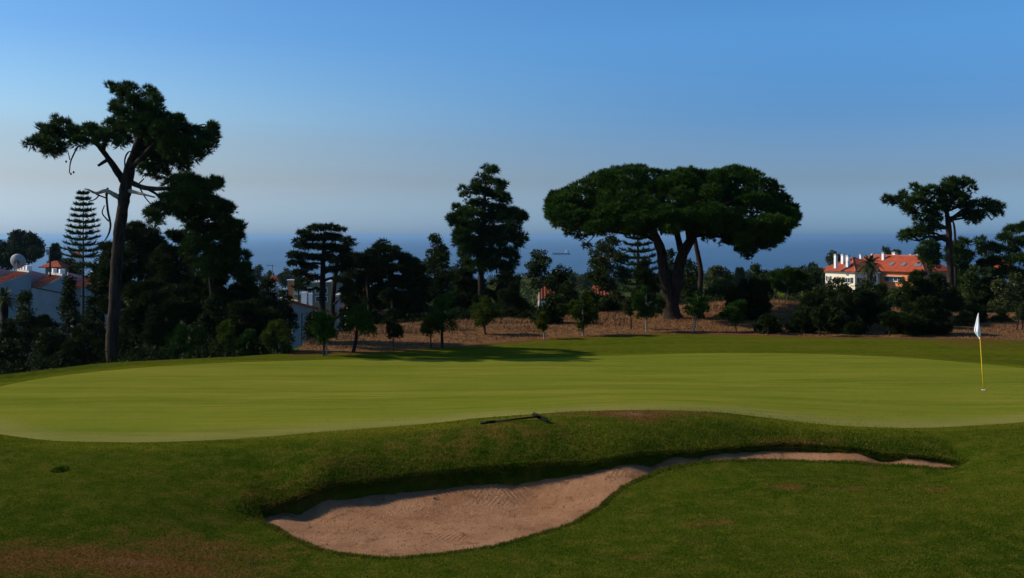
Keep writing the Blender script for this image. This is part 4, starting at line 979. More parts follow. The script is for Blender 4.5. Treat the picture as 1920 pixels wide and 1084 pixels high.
# pale soffit bands under the eaves
rect_wall('cornice', -.25, 8.1, -8.2, .25, zeave-.55, zeave-.24, MAT['white'])
rect_wall('cornice', 8.35, 17.2, -10.4, 11.2, zeave-.55, zeave-.22, MAT['coping'])
def chimney(px, ty, by, wpx, mat, dd=0, capm='coping'):
    """chimney placed on the roof where the photograph shows it"""
    d_ = VD+dd; a = P(px, ty, d_); b_ = P(px, by+5, d_); w = wpx*d_/F
    c = MB().box((a[0], d_, (a[2]+b_[2])/2), (w, w*.9, a[2]-b_[2]), math.atan2(ua[1], ua[0])).build('chimney', MAT[mat], villa)
    MB().box((a[0], d_, a[2]+.12), (w*1.25, w*1.15, .16), math.atan2(ua[1], ua[0])).build('chimney_cap', MAT[capm], c)
    MB().box((a[0], d_, a[2]+.28), (w*.8, w*.7, .16), math.atan2(ua[1], ua[0])).build('chimney_pot', MAT['metal'], c)
for args in [(1567,479,498,5,'white',2),(1580.5,479,490,5.5,'white',5),(1590,481,500,6,'white',2.5),(1614,479,484,4,'white',7),(1636,478,488,4,'white',9),(1656.5,476,486,5,'white',7),(1677.5,475,486,7.5,'white',10),(1708,479,490,6,'orange',9),(1722,476,487,5,'white',13),(1727,477,487,5,'orange',14)]:
    chimney(*args)
def skylight(a, b0, z, la, lb, slope_dir, sl_, roof):
    n_ = Vector((slope_dir[0]*math.sin(sl_), slope_dir[1]*math.sin(sl_), math.cos(sl_))); x_ = Vector((-slope_dir[1], slope_dir[0], 0)); y_ = n_.cross(x_)
    M = Matrix((x_, y_, n_)).transposed(); q = vp(a, b0, z)
    f = MB().box(q, (la, lb, .18), M=M).build('skylight', MAT['metal'], roof)
    return f
# slopes: left slopes of both roofs and front slope of the wing
lo_dir = -ua; fr_dir = ub
hw1 = 5.8; s1 = math.atan2(vz(484)-zeave, hw1)
for a_, b_ in ((.9,-5.6),(.9,-2.9)):
    skylight(a_, b_, zeave+(a_+.8)*math.tan(s1)+.12, 1.0, 1.7, lo_dir, s1, r1)
hw2 = 5.3; s2 = math.atan2(vz(480)-zeave, hw2)
for a_, b_, l_ in ((9.4,2.2,1.0),(9.4,5.2,1.0),(9.4,8.8,1.6)):
    skylight(a_, b_, zeave+(a_-7.3)*math.tan(s2)+.12, l_, 1.2, lo_dir, s2, r2)
# windows: frame, panes, shutters
def window(face, s0, s1_, z0, z1, shutters=True, wallmat='white', doors=1):
    """face 'L' (left side of wing), 'F' (front of wing), 'O' (orange left side), 'G' (front of main block)"""
    def q(s, off, z):
        return {'L': vp(-off, s, z), 'F': vp(s, off, z), 'O': vp(8.25-off, s, z), 'G': vp(s, 11+off, z)}[face]
    def slab(name, a, b_, za, zb_, o0, o1, mat, par): 
        return MB().hexa([q(a,o0,za),q(b_,o0,za),q(b_,o1,za),q(a,o1,za)],[q(a,o0,zb_),q(b_,o0,zb_),q(b_,o1,zb_),q(a,o1,zb_)]).build(name, mat, par)
    w = slab('window', s0, s1_, z0, z1, .01, .05, MAT['white'], villa)
    mid = (s0+s1_)/2
    for a, b_ in ((s0+.1, mid-.05), (mid+.05, s1_-.1)): slab('pane', a, b_, z0+.1, z1-.1, .052, .075, MAT['glass'], w)
    if shutters:
        ww = (s1_-s0)*.5
        slab('shutter', s0-ww-.02, s0-.02, z0, z1, .02, .09, MAT['shutter'], w); slab('shutter', s1_+.02, s1_+ww+.02, z0, z1, .02, .09, MAT['shutter'], w)
    slab('sill', s0-.1, s1_+.1, z0-.14, z0-.01, .01, .16, MAT['coping'], w)
window('L', -2.6, -1.2, vz(531), vz(521)); window('L', -5.6, -4.8, vz(530), vz(520), False); window('L', -7.4, -6.7, vz(528), vz(520))
window('F', 1.4, 2.8, vz(531), vz(521)); window('F', 5.2, 6.4, vz(530), vz(519)); 
window('O', 2.4, 4.6, vz(528), vz(520)); window('O', 8.0, 9.6, vz(528), vz(520)); window('G', 10, 11.5, vz(528), vz(519)); window('G', 13.5, 15, vz(528), vz(519))
MB().box(vp(7.9, 3.6, vz(518.5)), (5.0, .7, .10), math.atan2(ub[1], ub[0])).build('window_canopy', MAT['coping'], villa)
lamp = empty('street_lamp', (*P(1645, 530, 203)[:2], gz(P(1645,530,203)[0], 203)), 'thin pole with a white lamp head in front of the villa, right of the palm', 'lamp post')
a = P(1645, 505, 203); MB().tube([(a[0], 203, gz(a[0], 203)), (a[0], 203, a[2])], .09, 6).build('pole', MAT['metal'], lamp)
MB().box((a[0]+.4, 203, a[2]-.7), (.7, .4, .25)).build('lamp_head', MAT['white'], lamp)

# ------------------------------------------------------------------ terraced white houses at the left
def mono_house(label, corner, yaw, wid, dep, zlow, zrise, zbase, wall='greywall', roof='roof2', posts=2, group='white terraced houses', para=True, posth=.45):
    """single-pitch unit: its front edge runs along yaw, roof climbs towards the right end"""
    ux = np.array([math.cos(yaw), math.sin(yaw), 0]); uy = np.array([-math.sin(yaw), math.cos(yaw), 0]); c = np.array([corner[0], corner[1], 0.])
    h = empty('terraced_house', (c[0], c[1], zbase), label, 'house', group)
    def q(s, t_, z): v = c+ux*s+uy*t_; return (v[0], v[1], z)
    w = MB().hexa([q(0,0,zbase),q(wid,0,zbase),q(wid,dep,zbase),q(0,dep,zbase)],[q(0,0,zlow),q(wid,0,zlow+zrise),q(wid,dep,zlow+zrise),q(0,dep,zlow)]).build('wall', MAT[wall], h)
    # tiles in rows running up the slope
    m = MB(); th = .07
    m.hexa([q(-.12,.12,zlow+.02-.12*zrise/wid),q(wid-.25,.12,zlow+zrise*(wid-.25)/wid+.02),q(wid-.25,dep-.1,zlow+zrise*(wid-.25)/wid+.02),q(-.12,dep-.1,zlow+.02-.12*zrise/wid)],
           [q(-.12,.12,zlow+.09-.12*zrise/wid),q(wid-.25,.12,zlow+zrise*(wid-.25)/wid+.09),q(wid-.25,dep-.1,zlow+zrise*(wid-.25)/wid+.09),q(-.12,dep-.1,zlow+.09-.12*zrise/wid)])
    r = m.build('roof', MAT[roof], h)
    t_ = MB(); k = int(dep/.42)
    for i in range(k):
        y = .3+i*.42
        t_.tube([q(-.1,y,zlow+.09-.1*zrise/wid), q(wid-.3,y,zlow+zrise*(wid-.3)/wid+.09)], .085, 5)
    t = t_.build('tile_rows', MAT[roof], r); t['kind'] = 'stuff'
    MB().hexa([q(wid-.24,-.06,zlow+zrise+.003),q(wid+.10,-.06,zlow+zrise+.003),q(wid+.10,dep+.06,zlow+zrise+.003),q(wid-.24,dep+.06,zlow+zrise+.003)],
              [q(wid-.24,-.06,zlow+zrise+.22),q(wid+.10,-.06,zlow+zrise+.22),q(wid+.10,dep+.06,zlow+zrise+.22),q(wid-.24,dep+.06,zlow+zrise+.22)]).build('coping', MAT['coping'], h)
    for i in range(posts):
        y = dep*(.12+.55*i/max(1, posts-1)) if posts > 1 else dep*.3
        x = wid-.5-.15*i
        MB().box(q(wid-.06, y, zlow+zrise+.22+posth/2), (.5-.1*i, .5-.1*i, posth), yaw).build('vent_post', MAT['white'], h)
    if para:   # taller party wall standing behind the roof on the far side
        MB().hexa([q(0,dep,zbase),q(wid,dep,zbase),q(wid,dep+.25,zbase),q(0,dep+.25,zbase)],[q(0,dep,zlow+zrise+.55),q(wid,dep,zlow+zrise-.1),q(wid,dep+.25,zlow+zrise-.1),q(0,dep+.25,zlow+zrise+.55)]).build('party_wall', MAT['lilac'], h)
    return h, q
HD = 100.
def corner(px, d): return P(px, 600, d)[:2]
def zz_(py, d): return ZC-(py-HZ)*d/F
yaw = math.radians(40)
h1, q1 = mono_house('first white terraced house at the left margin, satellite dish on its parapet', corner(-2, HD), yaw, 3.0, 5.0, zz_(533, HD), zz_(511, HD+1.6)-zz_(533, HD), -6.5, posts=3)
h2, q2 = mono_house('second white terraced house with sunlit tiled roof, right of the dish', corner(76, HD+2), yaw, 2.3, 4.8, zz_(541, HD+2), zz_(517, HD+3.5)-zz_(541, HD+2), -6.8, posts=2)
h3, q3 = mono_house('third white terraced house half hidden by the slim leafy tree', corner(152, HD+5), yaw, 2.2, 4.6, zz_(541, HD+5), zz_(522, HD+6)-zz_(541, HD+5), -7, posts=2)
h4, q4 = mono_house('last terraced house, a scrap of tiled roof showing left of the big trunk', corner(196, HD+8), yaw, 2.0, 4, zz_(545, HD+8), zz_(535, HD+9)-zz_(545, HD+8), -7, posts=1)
# lower garden walls with sloping coping
def garden_wall(label, p0, p1, z0, z1, zb_):
    g_ = empty('garden_wall', (*p0, zb_), label, 'wall', 'lower garden walls of the white houses')
    a = np.array([*p0, 0]); b_ = np.array([*p1, 0]); n_ = norm(np.cross(b_-a, [0, 0, 1.]))*.12
    def V(o0, za0, za1): return [tuple(a-n_*o0+[0,0,za0]), tuple(b_-n_*o0+[0,0,za1]), tuple(b_+n_*o0+[0,0,za1]), tuple(a+n_*o0+[0,0,za0])]
    MB().hexa(V(1, zb_, zb_), V(1, z0, z1)).build('wall', MAT['greywall'], g_)
    MB().hexa(V(1.3, z0+.003, z1+.003), V(1.3, z0+.10, z1+.10)).build('coping', MAT['bark_dark'], g_)
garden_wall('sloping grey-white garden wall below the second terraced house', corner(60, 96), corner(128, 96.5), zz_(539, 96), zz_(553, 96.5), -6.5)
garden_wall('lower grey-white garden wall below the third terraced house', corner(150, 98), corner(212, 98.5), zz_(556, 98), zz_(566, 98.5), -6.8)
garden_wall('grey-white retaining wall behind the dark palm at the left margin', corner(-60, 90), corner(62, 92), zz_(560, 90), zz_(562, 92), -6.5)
# satellite dish
dc = P(32, 491, HD+1.2); sd_ = empty('satellite_dish', (dc[0], dc[1], zz_(513, HD+1.2)), 'big round grey satellite dish seen from behind on the first house', 'satellite dish')
V = []; Fc = []; nr, na = 8, 28; R_ = .74
ax = norm(np.array([-.10, .96, .25])); e1 = norm(np.cross(ax, [0, 0, 1.])); e2 = np.cross(e1, ax)
for i in range(nr+1):
    for j in range(na):
        r = R_*i/nr; an = 2*math.pi*j/na; V.append(dc+e1*r*math.cos(an)+e2*r*math.sin(an)+ax*(.32*(r/R_)**2))
for i in range(nr):
    for j in range(na): Fc.append((i*na+j, i*na+(j+1) % na, (i+1)*na+(j+1) % na, (i+1)*na+j))
o = MB().add(V, Fc).build('reflector', MAT['dish'], sd_, True); sm = o.modifiers.new('thick', 'SOLIDIFY'); sm.thickness = .03
MB().tube([dc-ax*.12+np.array([0,0,-1.0]), dc-ax*.12+np.array([0,0,.05])], .05, 8).build('mast', MAT['metal'], sd_)
rg = MB(); rg.tube([dc-ax*.08+e1*.2*math.cos(q_)+e2*.2*math.sin(q_) for q_ in np.linspace(0, 2*math.pi, 17)], .03, 5)
rg.tube([dc-ax*.08-e1*.2, dc-ax*.08+e1*.2], .03, 5); rg.build('mounting_ring', MAT['black'], sd_)
for s_ in (-1, 1): MB().tube([dc-ax*.1, dc+e1*s_*.28-ax*.05+np.array([0,0,-.85])], .03, 5).build('strut', MAT['metal'], sd_)
# orange-roofed pavilion behind the second house
pv = P(106, 500, 118); pav = empty('pavilion', (pv[0], 118, -6.5), 'small house with an orange hipped roof and white pillar behind the second terraced house', 'house')
def zz18(py): return ZC-(py-HZ)*118/F
w_ = 1.15
MB().box((pv[0]+.1, 118, (-6.5+zz18(502))/2), (1.9, 2, zz18(502)+6.5)).build('wall', MAT['tan'], pav)
a0, a1 = pv[0]-1.5, pv[0]+1.2; ze = zz18(500); zt = zz18(489)
MB().add([(a0,116.6,ze),(a1,116.6,ze),(a1,119.6,ze),(a0,119.6,ze),(pv[0]-.3,118,zt),(pv[0]+.1,118,zt),(a0,116.6,ze-.1),(a1,116.6,ze-.1),(a1,119.6,ze-.1),(a0,119.6,ze-.1)],
         [(0,1,5,4),(1,2,5),(2,3,4,5),(3,0,4),(9,8,7,6),(0,6,7,1),(1,7,8,2),(2,8,9,3),(3,9,6,0)]).build('roof', MAT['roof'], pav)
for px in (98,): 
    c = P(px, 508, 116.9); MB().box((c[0], c[1], zz18(509)), (.28, .28, 1.2)).build('pillar', MAT['white'], pav)
MB().box((pv[0]+.45, 116.94, zz18(508)), (.8, .1, .7)).build('window', MAT['glass'], pav)
# utility pole
up = P(94, 470, 105); po = empty('utility_pole', (up[0], 105, gz(up[0], 105)), 'utility pole with a box and short crossbar, behind the terraced houses', 'utility pole')
zt = ZC-(463-HZ)*105/F; MB().tube([(up[0], 105, gz(up[0], 105)-.1), (up[0], 105, zt)], [.12, .09], 8).build('pole', MAT['bark_dark'], po)
MB().box((up[0]-.14, 104.9, zt-.1), (.5, .08, .08)).build('crossbar', MAT['bark_dark'], po)
MB().box((up[0]-.2, 104.85, zt-.55), (.2, .15, .6)).build('transformer_box', MAT['metal'], po)

# ------------------------------------------------------------------ houses in the middle
def gable_block(name, label, px0, px1, py_top0, py_top1, d, dep, yaw, zb_, wall, roofm=None, cat='house', group=None, over=.2):
    a = P(px0, py_top0, d); b2 = P(px1, py_top1, d); L = (b2[0]-a[0])/math.cos(yaw)
    ux = np.array([math.cos(yaw), math.sin(yaw), 0]); uy = np.array([-math.sin(yaw), math.cos(yaw), 0]); c = np.array([a[0], d, 0])
    h = empty(name, (a[0], d, zb_), label, cat, group)
    q = lambda s, t_, z: tuple(c+ux*s+uy*t_+np.array([0, 0, z]))
    z0, z1 = a[2], b2[2]; bd = 1.6 if roofm == 'roof' else 0
    MB().hexa([q(0,0,zb_),q(L,0,zb_),q(L,dep,zb_),q(0,dep,zb_)],[q(0,0,z0),q(L,0,z1),q(L,dep,z1-bd-.003),q(0,dep,z0-bd-.003)]).build('wall', MAT[wall], h)
    if roofm:
        MB().hexa([q(-over,-over,z0+.003),q(L+over,-over,z1+.003),q(L+over,dep+over,z1-bd),q(-over,dep+over,z0-bd)],[q(-over,-over,z0+.16),q(L+over,-over,z1+.16),q(L+over,dep+over,z1+.16-bd),q(-over,dep+over,z0+.16-bd)]).build('roof', MAT[roofm], h)
    return h, q, L
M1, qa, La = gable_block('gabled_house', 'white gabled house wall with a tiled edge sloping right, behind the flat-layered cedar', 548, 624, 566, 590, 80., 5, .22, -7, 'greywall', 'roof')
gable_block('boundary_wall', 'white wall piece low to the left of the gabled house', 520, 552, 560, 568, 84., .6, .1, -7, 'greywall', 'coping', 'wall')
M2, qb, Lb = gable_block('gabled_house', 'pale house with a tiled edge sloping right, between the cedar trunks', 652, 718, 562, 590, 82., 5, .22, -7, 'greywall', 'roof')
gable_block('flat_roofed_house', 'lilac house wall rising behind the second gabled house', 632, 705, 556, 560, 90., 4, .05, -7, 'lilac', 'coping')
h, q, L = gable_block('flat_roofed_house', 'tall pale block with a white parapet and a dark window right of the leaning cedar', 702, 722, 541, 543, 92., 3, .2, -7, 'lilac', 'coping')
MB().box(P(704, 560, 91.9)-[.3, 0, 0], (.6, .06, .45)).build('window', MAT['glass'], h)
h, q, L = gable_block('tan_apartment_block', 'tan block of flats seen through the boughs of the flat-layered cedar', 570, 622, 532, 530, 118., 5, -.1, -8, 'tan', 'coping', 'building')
for i in range(3):
    for j in range(2):
        c = P(580+i*15, 545+j*16, 117.6); w = MB().box((c[0], 118-.07-(c[0]-P(570,532,118)[0])*math.tan(.1), c[2]), (.5, .06, .7)).build('window', MAT['white'], h)
        MB().box((c[0], 117.93-.05-(c[0]-P(570,532,118)[0])*math.tan(.1), c[2]), (.38, .05, .58)).build('pane', MAT['glass'], w)
for i, (px, top, w, d_, mt, lab) in enumerate([(570,550,9,95,'white','white chimney stack in front of the tan flats'),(534,543,6,96,'white','white chimney stack left of the cedar'),(518,536,7,105,'lilac','pale chimney stack at the left end of the middle houses'),(670,556,7,86,'lilac','pale chimney stack on the house between the cedar trunks'),(545,526,10,118,'orange','short white-capped orange stack behind the cedar boughs'),(582,552,6,94,'white','narrower white stack beside the white chimney before the flats')]):
    c = P(px, top, d_); r_ = empty('chimney_stack', (c[0], d_, -6), lab, 'chimney'); w2 = w*d_/F
    MB().box((c[0], d_, (c[2]-6)/2), (w2, w2, c[2]+6)).build('shaft', MAT['orange' if i == 4 else mt], r_)
    MB().box((c[0], d_, c[2]+.06), (w2*1.2, w2*1.2, .12)).build('cap', MAT['white'], r_)
def redroof(label, px, top, bot, hw, d_, wall='white', name='red_roofed_house'):
    c = P(px, bot, d_); w2 = hw*d_/F; zt = P(px, top, d_)[2]; h = empty(name, (c[0], d_, c[2]-4), label, 'house', 'red-roofed houses among the trees'); y0, y1 = d_, d_+w2*1.3
    MB().box((c[0], d_+w2*.65, c[2]-2.02), (w2*1.85, w2*1.15, 4)).build('wall', MAT[wall], h)
    x0, x1 = c[0]-w2, c[0]+w2; ym = (y0+y1)/2
    r_ = MB().add([(x0,y0,c[2]),(x1,y0,c[2]),(x1,y1,c[2]),(x0,y1,c[2]),(x0+w2*.45,ym,zt),(x1-w2*.45,ym,zt),(x0,y0,c[2]-.15),(x1,y0,c[2]-.15),(x1,y1,c[2]-.15),(x0,y1,c[2]-.15)],
      [(0,1,5,4),(1,2,5),(2,3,4,5),(3,0,4),(9,8,7,6),(0,6,7,1),(1,7,8,2),(2,8,9,3),(3,9,6,0)]).build('roof', MAT['roof'], h)
    MB().box((c[0]+w2*.3, ym, zt+.1), (w2*.12, w2*.12, .9)).build('chimney', MAT['white'], h)
    for s_ in (-.5, .4): 
        w = MB().box((c[0]+w2*s_, d_+w2*.075-.03, c[2]-1.3), (w2*.24, .06, 1.1)).build('window', MAT['white'], h)
        MB().box((c[0]+w2*s_, d_+w2*.075-.08, c[2]-1.3), (w2*.19, .04, .9)).build('pane', MAT['glass'], w)
redroof('house with a bright orange roof glimpsed between the cedar trunks', 684, 538, 552, 22, 104.)
redroof('red-roofed house hidden behind the pale-branched tree', 1026, 538, 560, 18, 78.)
redroof('long red roof glimpsed through the leafy tree under the umbrella pine', 1132, 536, 556, 30, 80.)
redroof('small red roof showing through the pines at the right edge', 1888, 488, 502, 16, 110.)
redroof('far small red roof at the left end of the sea gap', 512, 517, 527, 9, 210., 'cream')
redroof('far white house with a pale roof left of the cedar', 553, 507, 520, 9, 225., 'white')
redroof('far little house right of the far white one, behind the cedar boughs', 578, 512, 524, 9, 230., 'lilac')
redroof('tiny red roof beneath the Norfolk pine at the left', 142, 473, 481, 9, 170., 'white')
# television aerial
ta = P(511, 500, 120); tv = empty('television_aerial', (ta[0], 120, gz(ta[0], 120)), 'thin television aerial standing against the sea right of the left tree mass', 'aerial')
zt = ZC-(497-HZ)*120/F
MB().tube([(ta[0], 120, gz(ta[0], 120)), (ta[0], 120, zt)], .045, 6).build('mast', MAT['metal'], tv)
MB().tube([(ta[0]-.7, 120, zt-.05), (ta[0]+.15, 120, zt-.05)], .035, 5).build('boom', MAT['metal'], tv)
for i in range(6): MB().tube([(ta[0]-.65+.14*i, 119.75, zt-.05), (ta[0]-.65+.14*i, 120.25, zt-.05+.06)], .02, 4).build('element', MAT['metal'], tv)
# fence before the white gable
fd = 52.; fx = [P(p_, 600, fd)[0] for p_ in (566, 580, 594, 608)]
fe = empty('wire_fence', (fx[0], fd, gz(fx[0], fd)), 'dark wire fence posts before the white gable wall', 'fence')
ztop = ZC-(588-HZ)*fd/F
for x in fx: MB().tube([(x, fd, gz(x, fd)-.1), (x, fd, ztop)], .025, 6).build('post', MAT['black'], fe)
for z_ in (ztop-.03, ztop-.45, ztop-.85):
    MB().tube([(fx[0], fd, z_), (fx[-1], fd, z_+.02)], .012, 4).build('wire', MAT['black'], fe)
# two leaning metal posts at the right edge
for px, ln, lab in ((1910, .12, 'left one of two thin grey-green posts at the right edge of the trees'), (1918, .02, 'right one of two thin grey-green posts at the right edge of the trees')):
    a = P(px, 638, 46.); r_ = empty('metal_post', (a[0], 46., gz(a[0], 46)), lab, 'post', 'thin posts at the right edge of the trees')
    MB().tube([(a[0]-ln, 46, gz(a[0], 46)-.1), (a[0]+ln, 46, gz(a[0], 46)+.95)], .028, 6).build('shaft', MAT['bark_dark'], r_)
    MB().tube([(a[0]+ln, 46, gz(a[0], 46)+.95), (a[0]+ln, 46, gz(a[0], 46)+.99)], .035, 6).build('cap', MAT['black'], r_)

# ------------------------------------------------------------------ ship
sdist_ = 101.4/(477.5-HZ)*F; s0 = P(1036, 477.5, sdist_); s1p = P(1069, 477.5, sdist_); L = s1p[0]-s0[0]; zsea = -97.
ship = empty('cargo_ship', (s0[0], sdist_, zsea), 'small dark cargo ship with a white superstructure at its right end, out at sea', 'ship')
m = MB(); st = [(0,.3,10.5),(.04,3.5,10.5),(.15,6,8.6),(.5,7,8),(.9,7,8),(.97,6,9.6),(1,5,10)]; V = []; Fc = []
for f, hb, zt in st:
    x = s0[0]+L*f; V += [(x, sdist_-hb*.6, zsea-1), (x, sdist_-hb, zsea+zt), (x, sdist_+hb, zsea+zt), (x, sdist_+hb*.6, zsea-1)]
for i in range(len(st)-1):
    a = i*4; b_ = a+4
    for j in range(4): Fc.append((a+j, b_+j, b_+(j+1) % 4, a+(j+1) % 4))
Fc += [(0,1,2,3), tuple(len(V)-4+k for k in (3,2,1,0))]
m.add(V, Fc).build('hull', MAT['hull'], ship)
MB().box((s0[0]+L*.82, sdist_, zsea+16.5), (L*.13, 11, 17)).build('superstructure', MAT['white'], ship)
MB().box((s0[0]+L*.82, sdist_, zsea+26.2), (L*.07, 12, 2.2)).build('bridge', MAT['white'], ship)
MB().box((s0[0]+L*.905, sdist_, zsea+15), (L*.035, 4, 14)).build('funnel', MAT['hull'], ship)
for f in (.2, .38, .56): MB().box((s0[0]+L*f, sdist_, zsea+9), (L*.13, 10, 2)).build('hatch_cover', MAT['hull'], ship)
for f in (.1, .66): MB().tube([(s0[0]+L*f, sdist_, zsea+8), (s0[0]+L*f, sdist_, zsea+18)], .5, 6).build('mast', MAT['white'], ship)

# ------------------------------------------------------------------ flagstick and hole
fb = np.array([cup_w[0], cup_w[1], cup_z+.012]); 
hole = empty('golf_hole', fb, 'golf hole with a white-rimmed cup in the green at the foot of the flag', 'golf hole')
m = MB(); 
nn = 24
V = [(fb[0]+r*math.cos(2*math.pi*k/nn), fb[1]+r*math.sin(2*math.pi*k/nn), fb[2]+z_) for r, z_ in ((.058, .004), (.056, .012), (.052, .012), (.050, -.0)) for k in range(nn)]
m.add(V, [(r*nn+k, r*nn+(k+1) % nn, (r+1)*nn+(k+1) % nn, (r+1)*nn+k) for r in range(3) for k in range(nn)]).build('cup_rim', MAT['cupwhite'], hole)
m = MB(); m.add([(fb[0]+.050*math.cos(2*math.pi*k/nn), fb[1]+.050*math.sin(2*math.pi*k/nn), fb[2]+.003) for k in range(nn)], [tuple(range(nn))]).build('cup_bottom', MAT['soil'], hole)
flag = empty('flagstick', fb, 'leaning yellow flagstick with a furled white flag on the right side of the green', 'flagstick')
topw = P(1834.5, 588, cup_w[1]); dv = topw-fb; 
MB().tube([fb+dv*f-np.array([0, 0, .0]) for f in (0, .35, .7, 1.0)], [.013, .012, .011, .010], 10).build('pole', MAT['pole_yellow'], flag, True)
MB().tube([fb+dv*.93, fb+dv*.93+dv*.005], .017, 10).build('collar', MAT['cupwhite'], flag)
MB().tube([fb+dv*.995, fb+dv*1.008], [.014, .006], 8).build('finial', MAT['cupwhite'], flag)
# furled cloth: folds hanging down round the pole, wider and skewed at the bottom
prof = [(1834.5,587,.8),(1833.5,596,3.5),(1833,606,5.5),(1832.5,616,8),(1832.8,622,8.5),(1834,627,6.5),(1835,631,3.5)]
V = []; nk = 28
sp_ = spline([(*P(a, b_, cup_w[1]-.0), c/2*cup_w[1]/F) for a, b_, c in prof], 6)
for i, q_ in enumerate(sp_):
    f = i/(len(sp_)-1)
    for k in range(nk):
        an = 2*math.pi*k/nk; rr = q_[3]*(1+.30*math.sin(an*4+2.2*f+.6)*min(1, f*3)+.12*math.sin(an*7-3*f))
        drop = -.05*f**6*max(0, math.sin(an*2+.7))-.03*f**5*math.cos(an)
        V.append((q_[0]+rr*math.cos(an), q_[1]+rr*.75*math.sin(an), q_[2]+drop))
Fc = [(i*nk+k, i*nk+(k+1) % nk, (i+1)*nk+(k+1) % nk, (i+1)*nk+k) for i in range(len(sp_)-1) for k in range(nk)]+[tuple(range(nk))]
o = MB().add(V, Fc).build('flag_cloth', MAT['flag'], flag, True)

# ------------------------------------------------------------------ rake
ra = onground([(901, 796)])[0]; rb = onground([(1012, 789)])[0]
h0 = np.array(ra)+[0, 0, .03]; h1_ = np.array(rb)+[0, 0, .09]
rake = empty('bunker_rake', tuple(ra), 'black bunker rake lying on the mound above the bunker', 'rake')
MB().tube([h0, h0+(h1_-h0)*.25], [.031, .028], 8).build('grip', MAT['black'], rake, True)
MB().tube([h0+(h1_-h0)*.25, h1_], [.022, .020], 8).build('handle', MAT['black'], rake, True)
hd0 = P(999, 780, rb[1]+.30); hd1 = P(1026, 793.5, rb[1]-.22); hd0 = np.array([hd0[0], rb[1]+.30, gz(hd0[0], rb[1]+.30)+.075]); hd1 = np.array([hd1[0], rb[1]-.22, gz(hd1[0], rb[1]-.22)+.05])
dirh = norm(hd1-hd0); x_ = Vector(dirh); y_ = Vector((0, 0, 1)).cross(x_).normalized(); z_ = x_.cross(y_)
M = Matrix((x_, y_, z_)).transposed(); Lh = float(np.linalg.norm(hd1-hd0)); mid = (hd0+hd1)/2
hd = MB().box(mid, (Lh, .035, .05), M=M).build('rake_head', MAT['black'], rake, bevel=.006)
MB().tube([h1_-(h1_-h0)*.06, Vector(mid)], [.024, .026], 8).build('socket', MAT['black'], rake)
me_t = None; nt_ = 18
for i in range(nt_):
    p0 = hd0+dirh*Lh*(i+.5)/nt_; 
    o = MB().tube([p0+np.array(z_)*.02, p0+np.array(z_)*.07+np.array(y_)*.012], [.009, .005], 5).build('tine', MAT['black'], rake) if i == 0 else None
    if o is not None: first = o; p00 = p0; continue
    o = first.copy(); COL.objects.link(o); o.parent = rake; o.location = [float(v) for v in (p0-p00)]
# ------------------------------------------------------------------ grass and small ground things
def blades(n, xr, yr, wfn, h, w, name, mat, label, dens=None, upd=0.0, lean=.45):
    pass
def blade_mesh(X, Y, Z, H, Wd, lean):
    n = len(X); an = rng.uniform(0, 2*math.pi, n); ln = rng.uniform(.1, 1, n)*lean
    b = np.stack([X, Y, Z-.006], 1); sd_v = np.stack([np.cos(an+1.57), np.sin(an+1.57), 0*an], 1)*Wd[:, None]/2
    tip = b+np.stack([np.cos(an)*H*ln, np.sin(an)*H*ln, H], 1)
    return np.stack([b-sd_v, b+sd_v, tip], 1).reshape(-1, 3)
# rough turf in front and on the mound
def sample_frustum(n, y0, y1, power=2.0):
    y = (y0**(1-power)+rng.random(n)*(y1**(1-power)-y0**(1-power)))**(1/(1-power)); x = rng.uniform(-1, 1, n)*y*.56
    return x, y
m, t, b = newmat('grass_blades')
c, n3, n4, dr = turf_colour(t)
tb = maprange(t, attr(t, 'tint'), 0, 1, .40, 2.0); cb = t.nodes.new('ShaderNodeCombineXYZ')
for i in range(3): t.links.new(tb, cb.inputs[i])
c = mixc(t, 1.0, c, cb.outputs[0], 'MULTIPLY')
c = mixc(t, maprange(t, attr(t, 'tint'), .92, 1.0), c, (.18,.145,.05))
t.links.new(c, b.inputs['Base Color']); b.inputs['Roughness'].default_value = .9; b.inputs['Specular IOR Level'].default_value = .0
tr = t.nodes.new('ShaderNodeBsdfTranslucent'); t.links.new(c, tr.inputs['Color']); ms = t.nodes.new('ShaderNodeMixShader'); ms.inputs[0].default_value = .35
t.links.new(b.outputs[0], ms.inputs[1]); t.links.new(tr.outputs[0], ms.inputs[2]); t.links.new(ms.outputs[0], t.nodes['Material Output'].inputs[0])
MAT['blades'] = m
def turf_ok(x, y):
    return (sdist(x, y, BUNK) < .03) & (sdist(x, y, GREEN) < rng.normal(-.02, .05, len(x)))
x, y = sample_frustum(380000, 11.8, 24.5, 2.4)
k = turf_ok(x, y); x, y = x[k], y[k]; zt = base(x, y)
V = blade_mesh(x, y, zt, rng.uniform(.012, .034, len(x)), .006+y*.0005*rng.uniform(.6, 1.4, len(x)), .8)
o = link('rough_grass', mesh_np('rough_grass', V, np.arange(len(V)).reshape(-1, 3), MAT['blades'], False, {'dry': np.repeat(dryness(x, y), 3), 'tint': np.repeat(rng.random(len(V)//3), 3)}))
props(o, 'short rough grass blades around the bunker', kind='stuff')
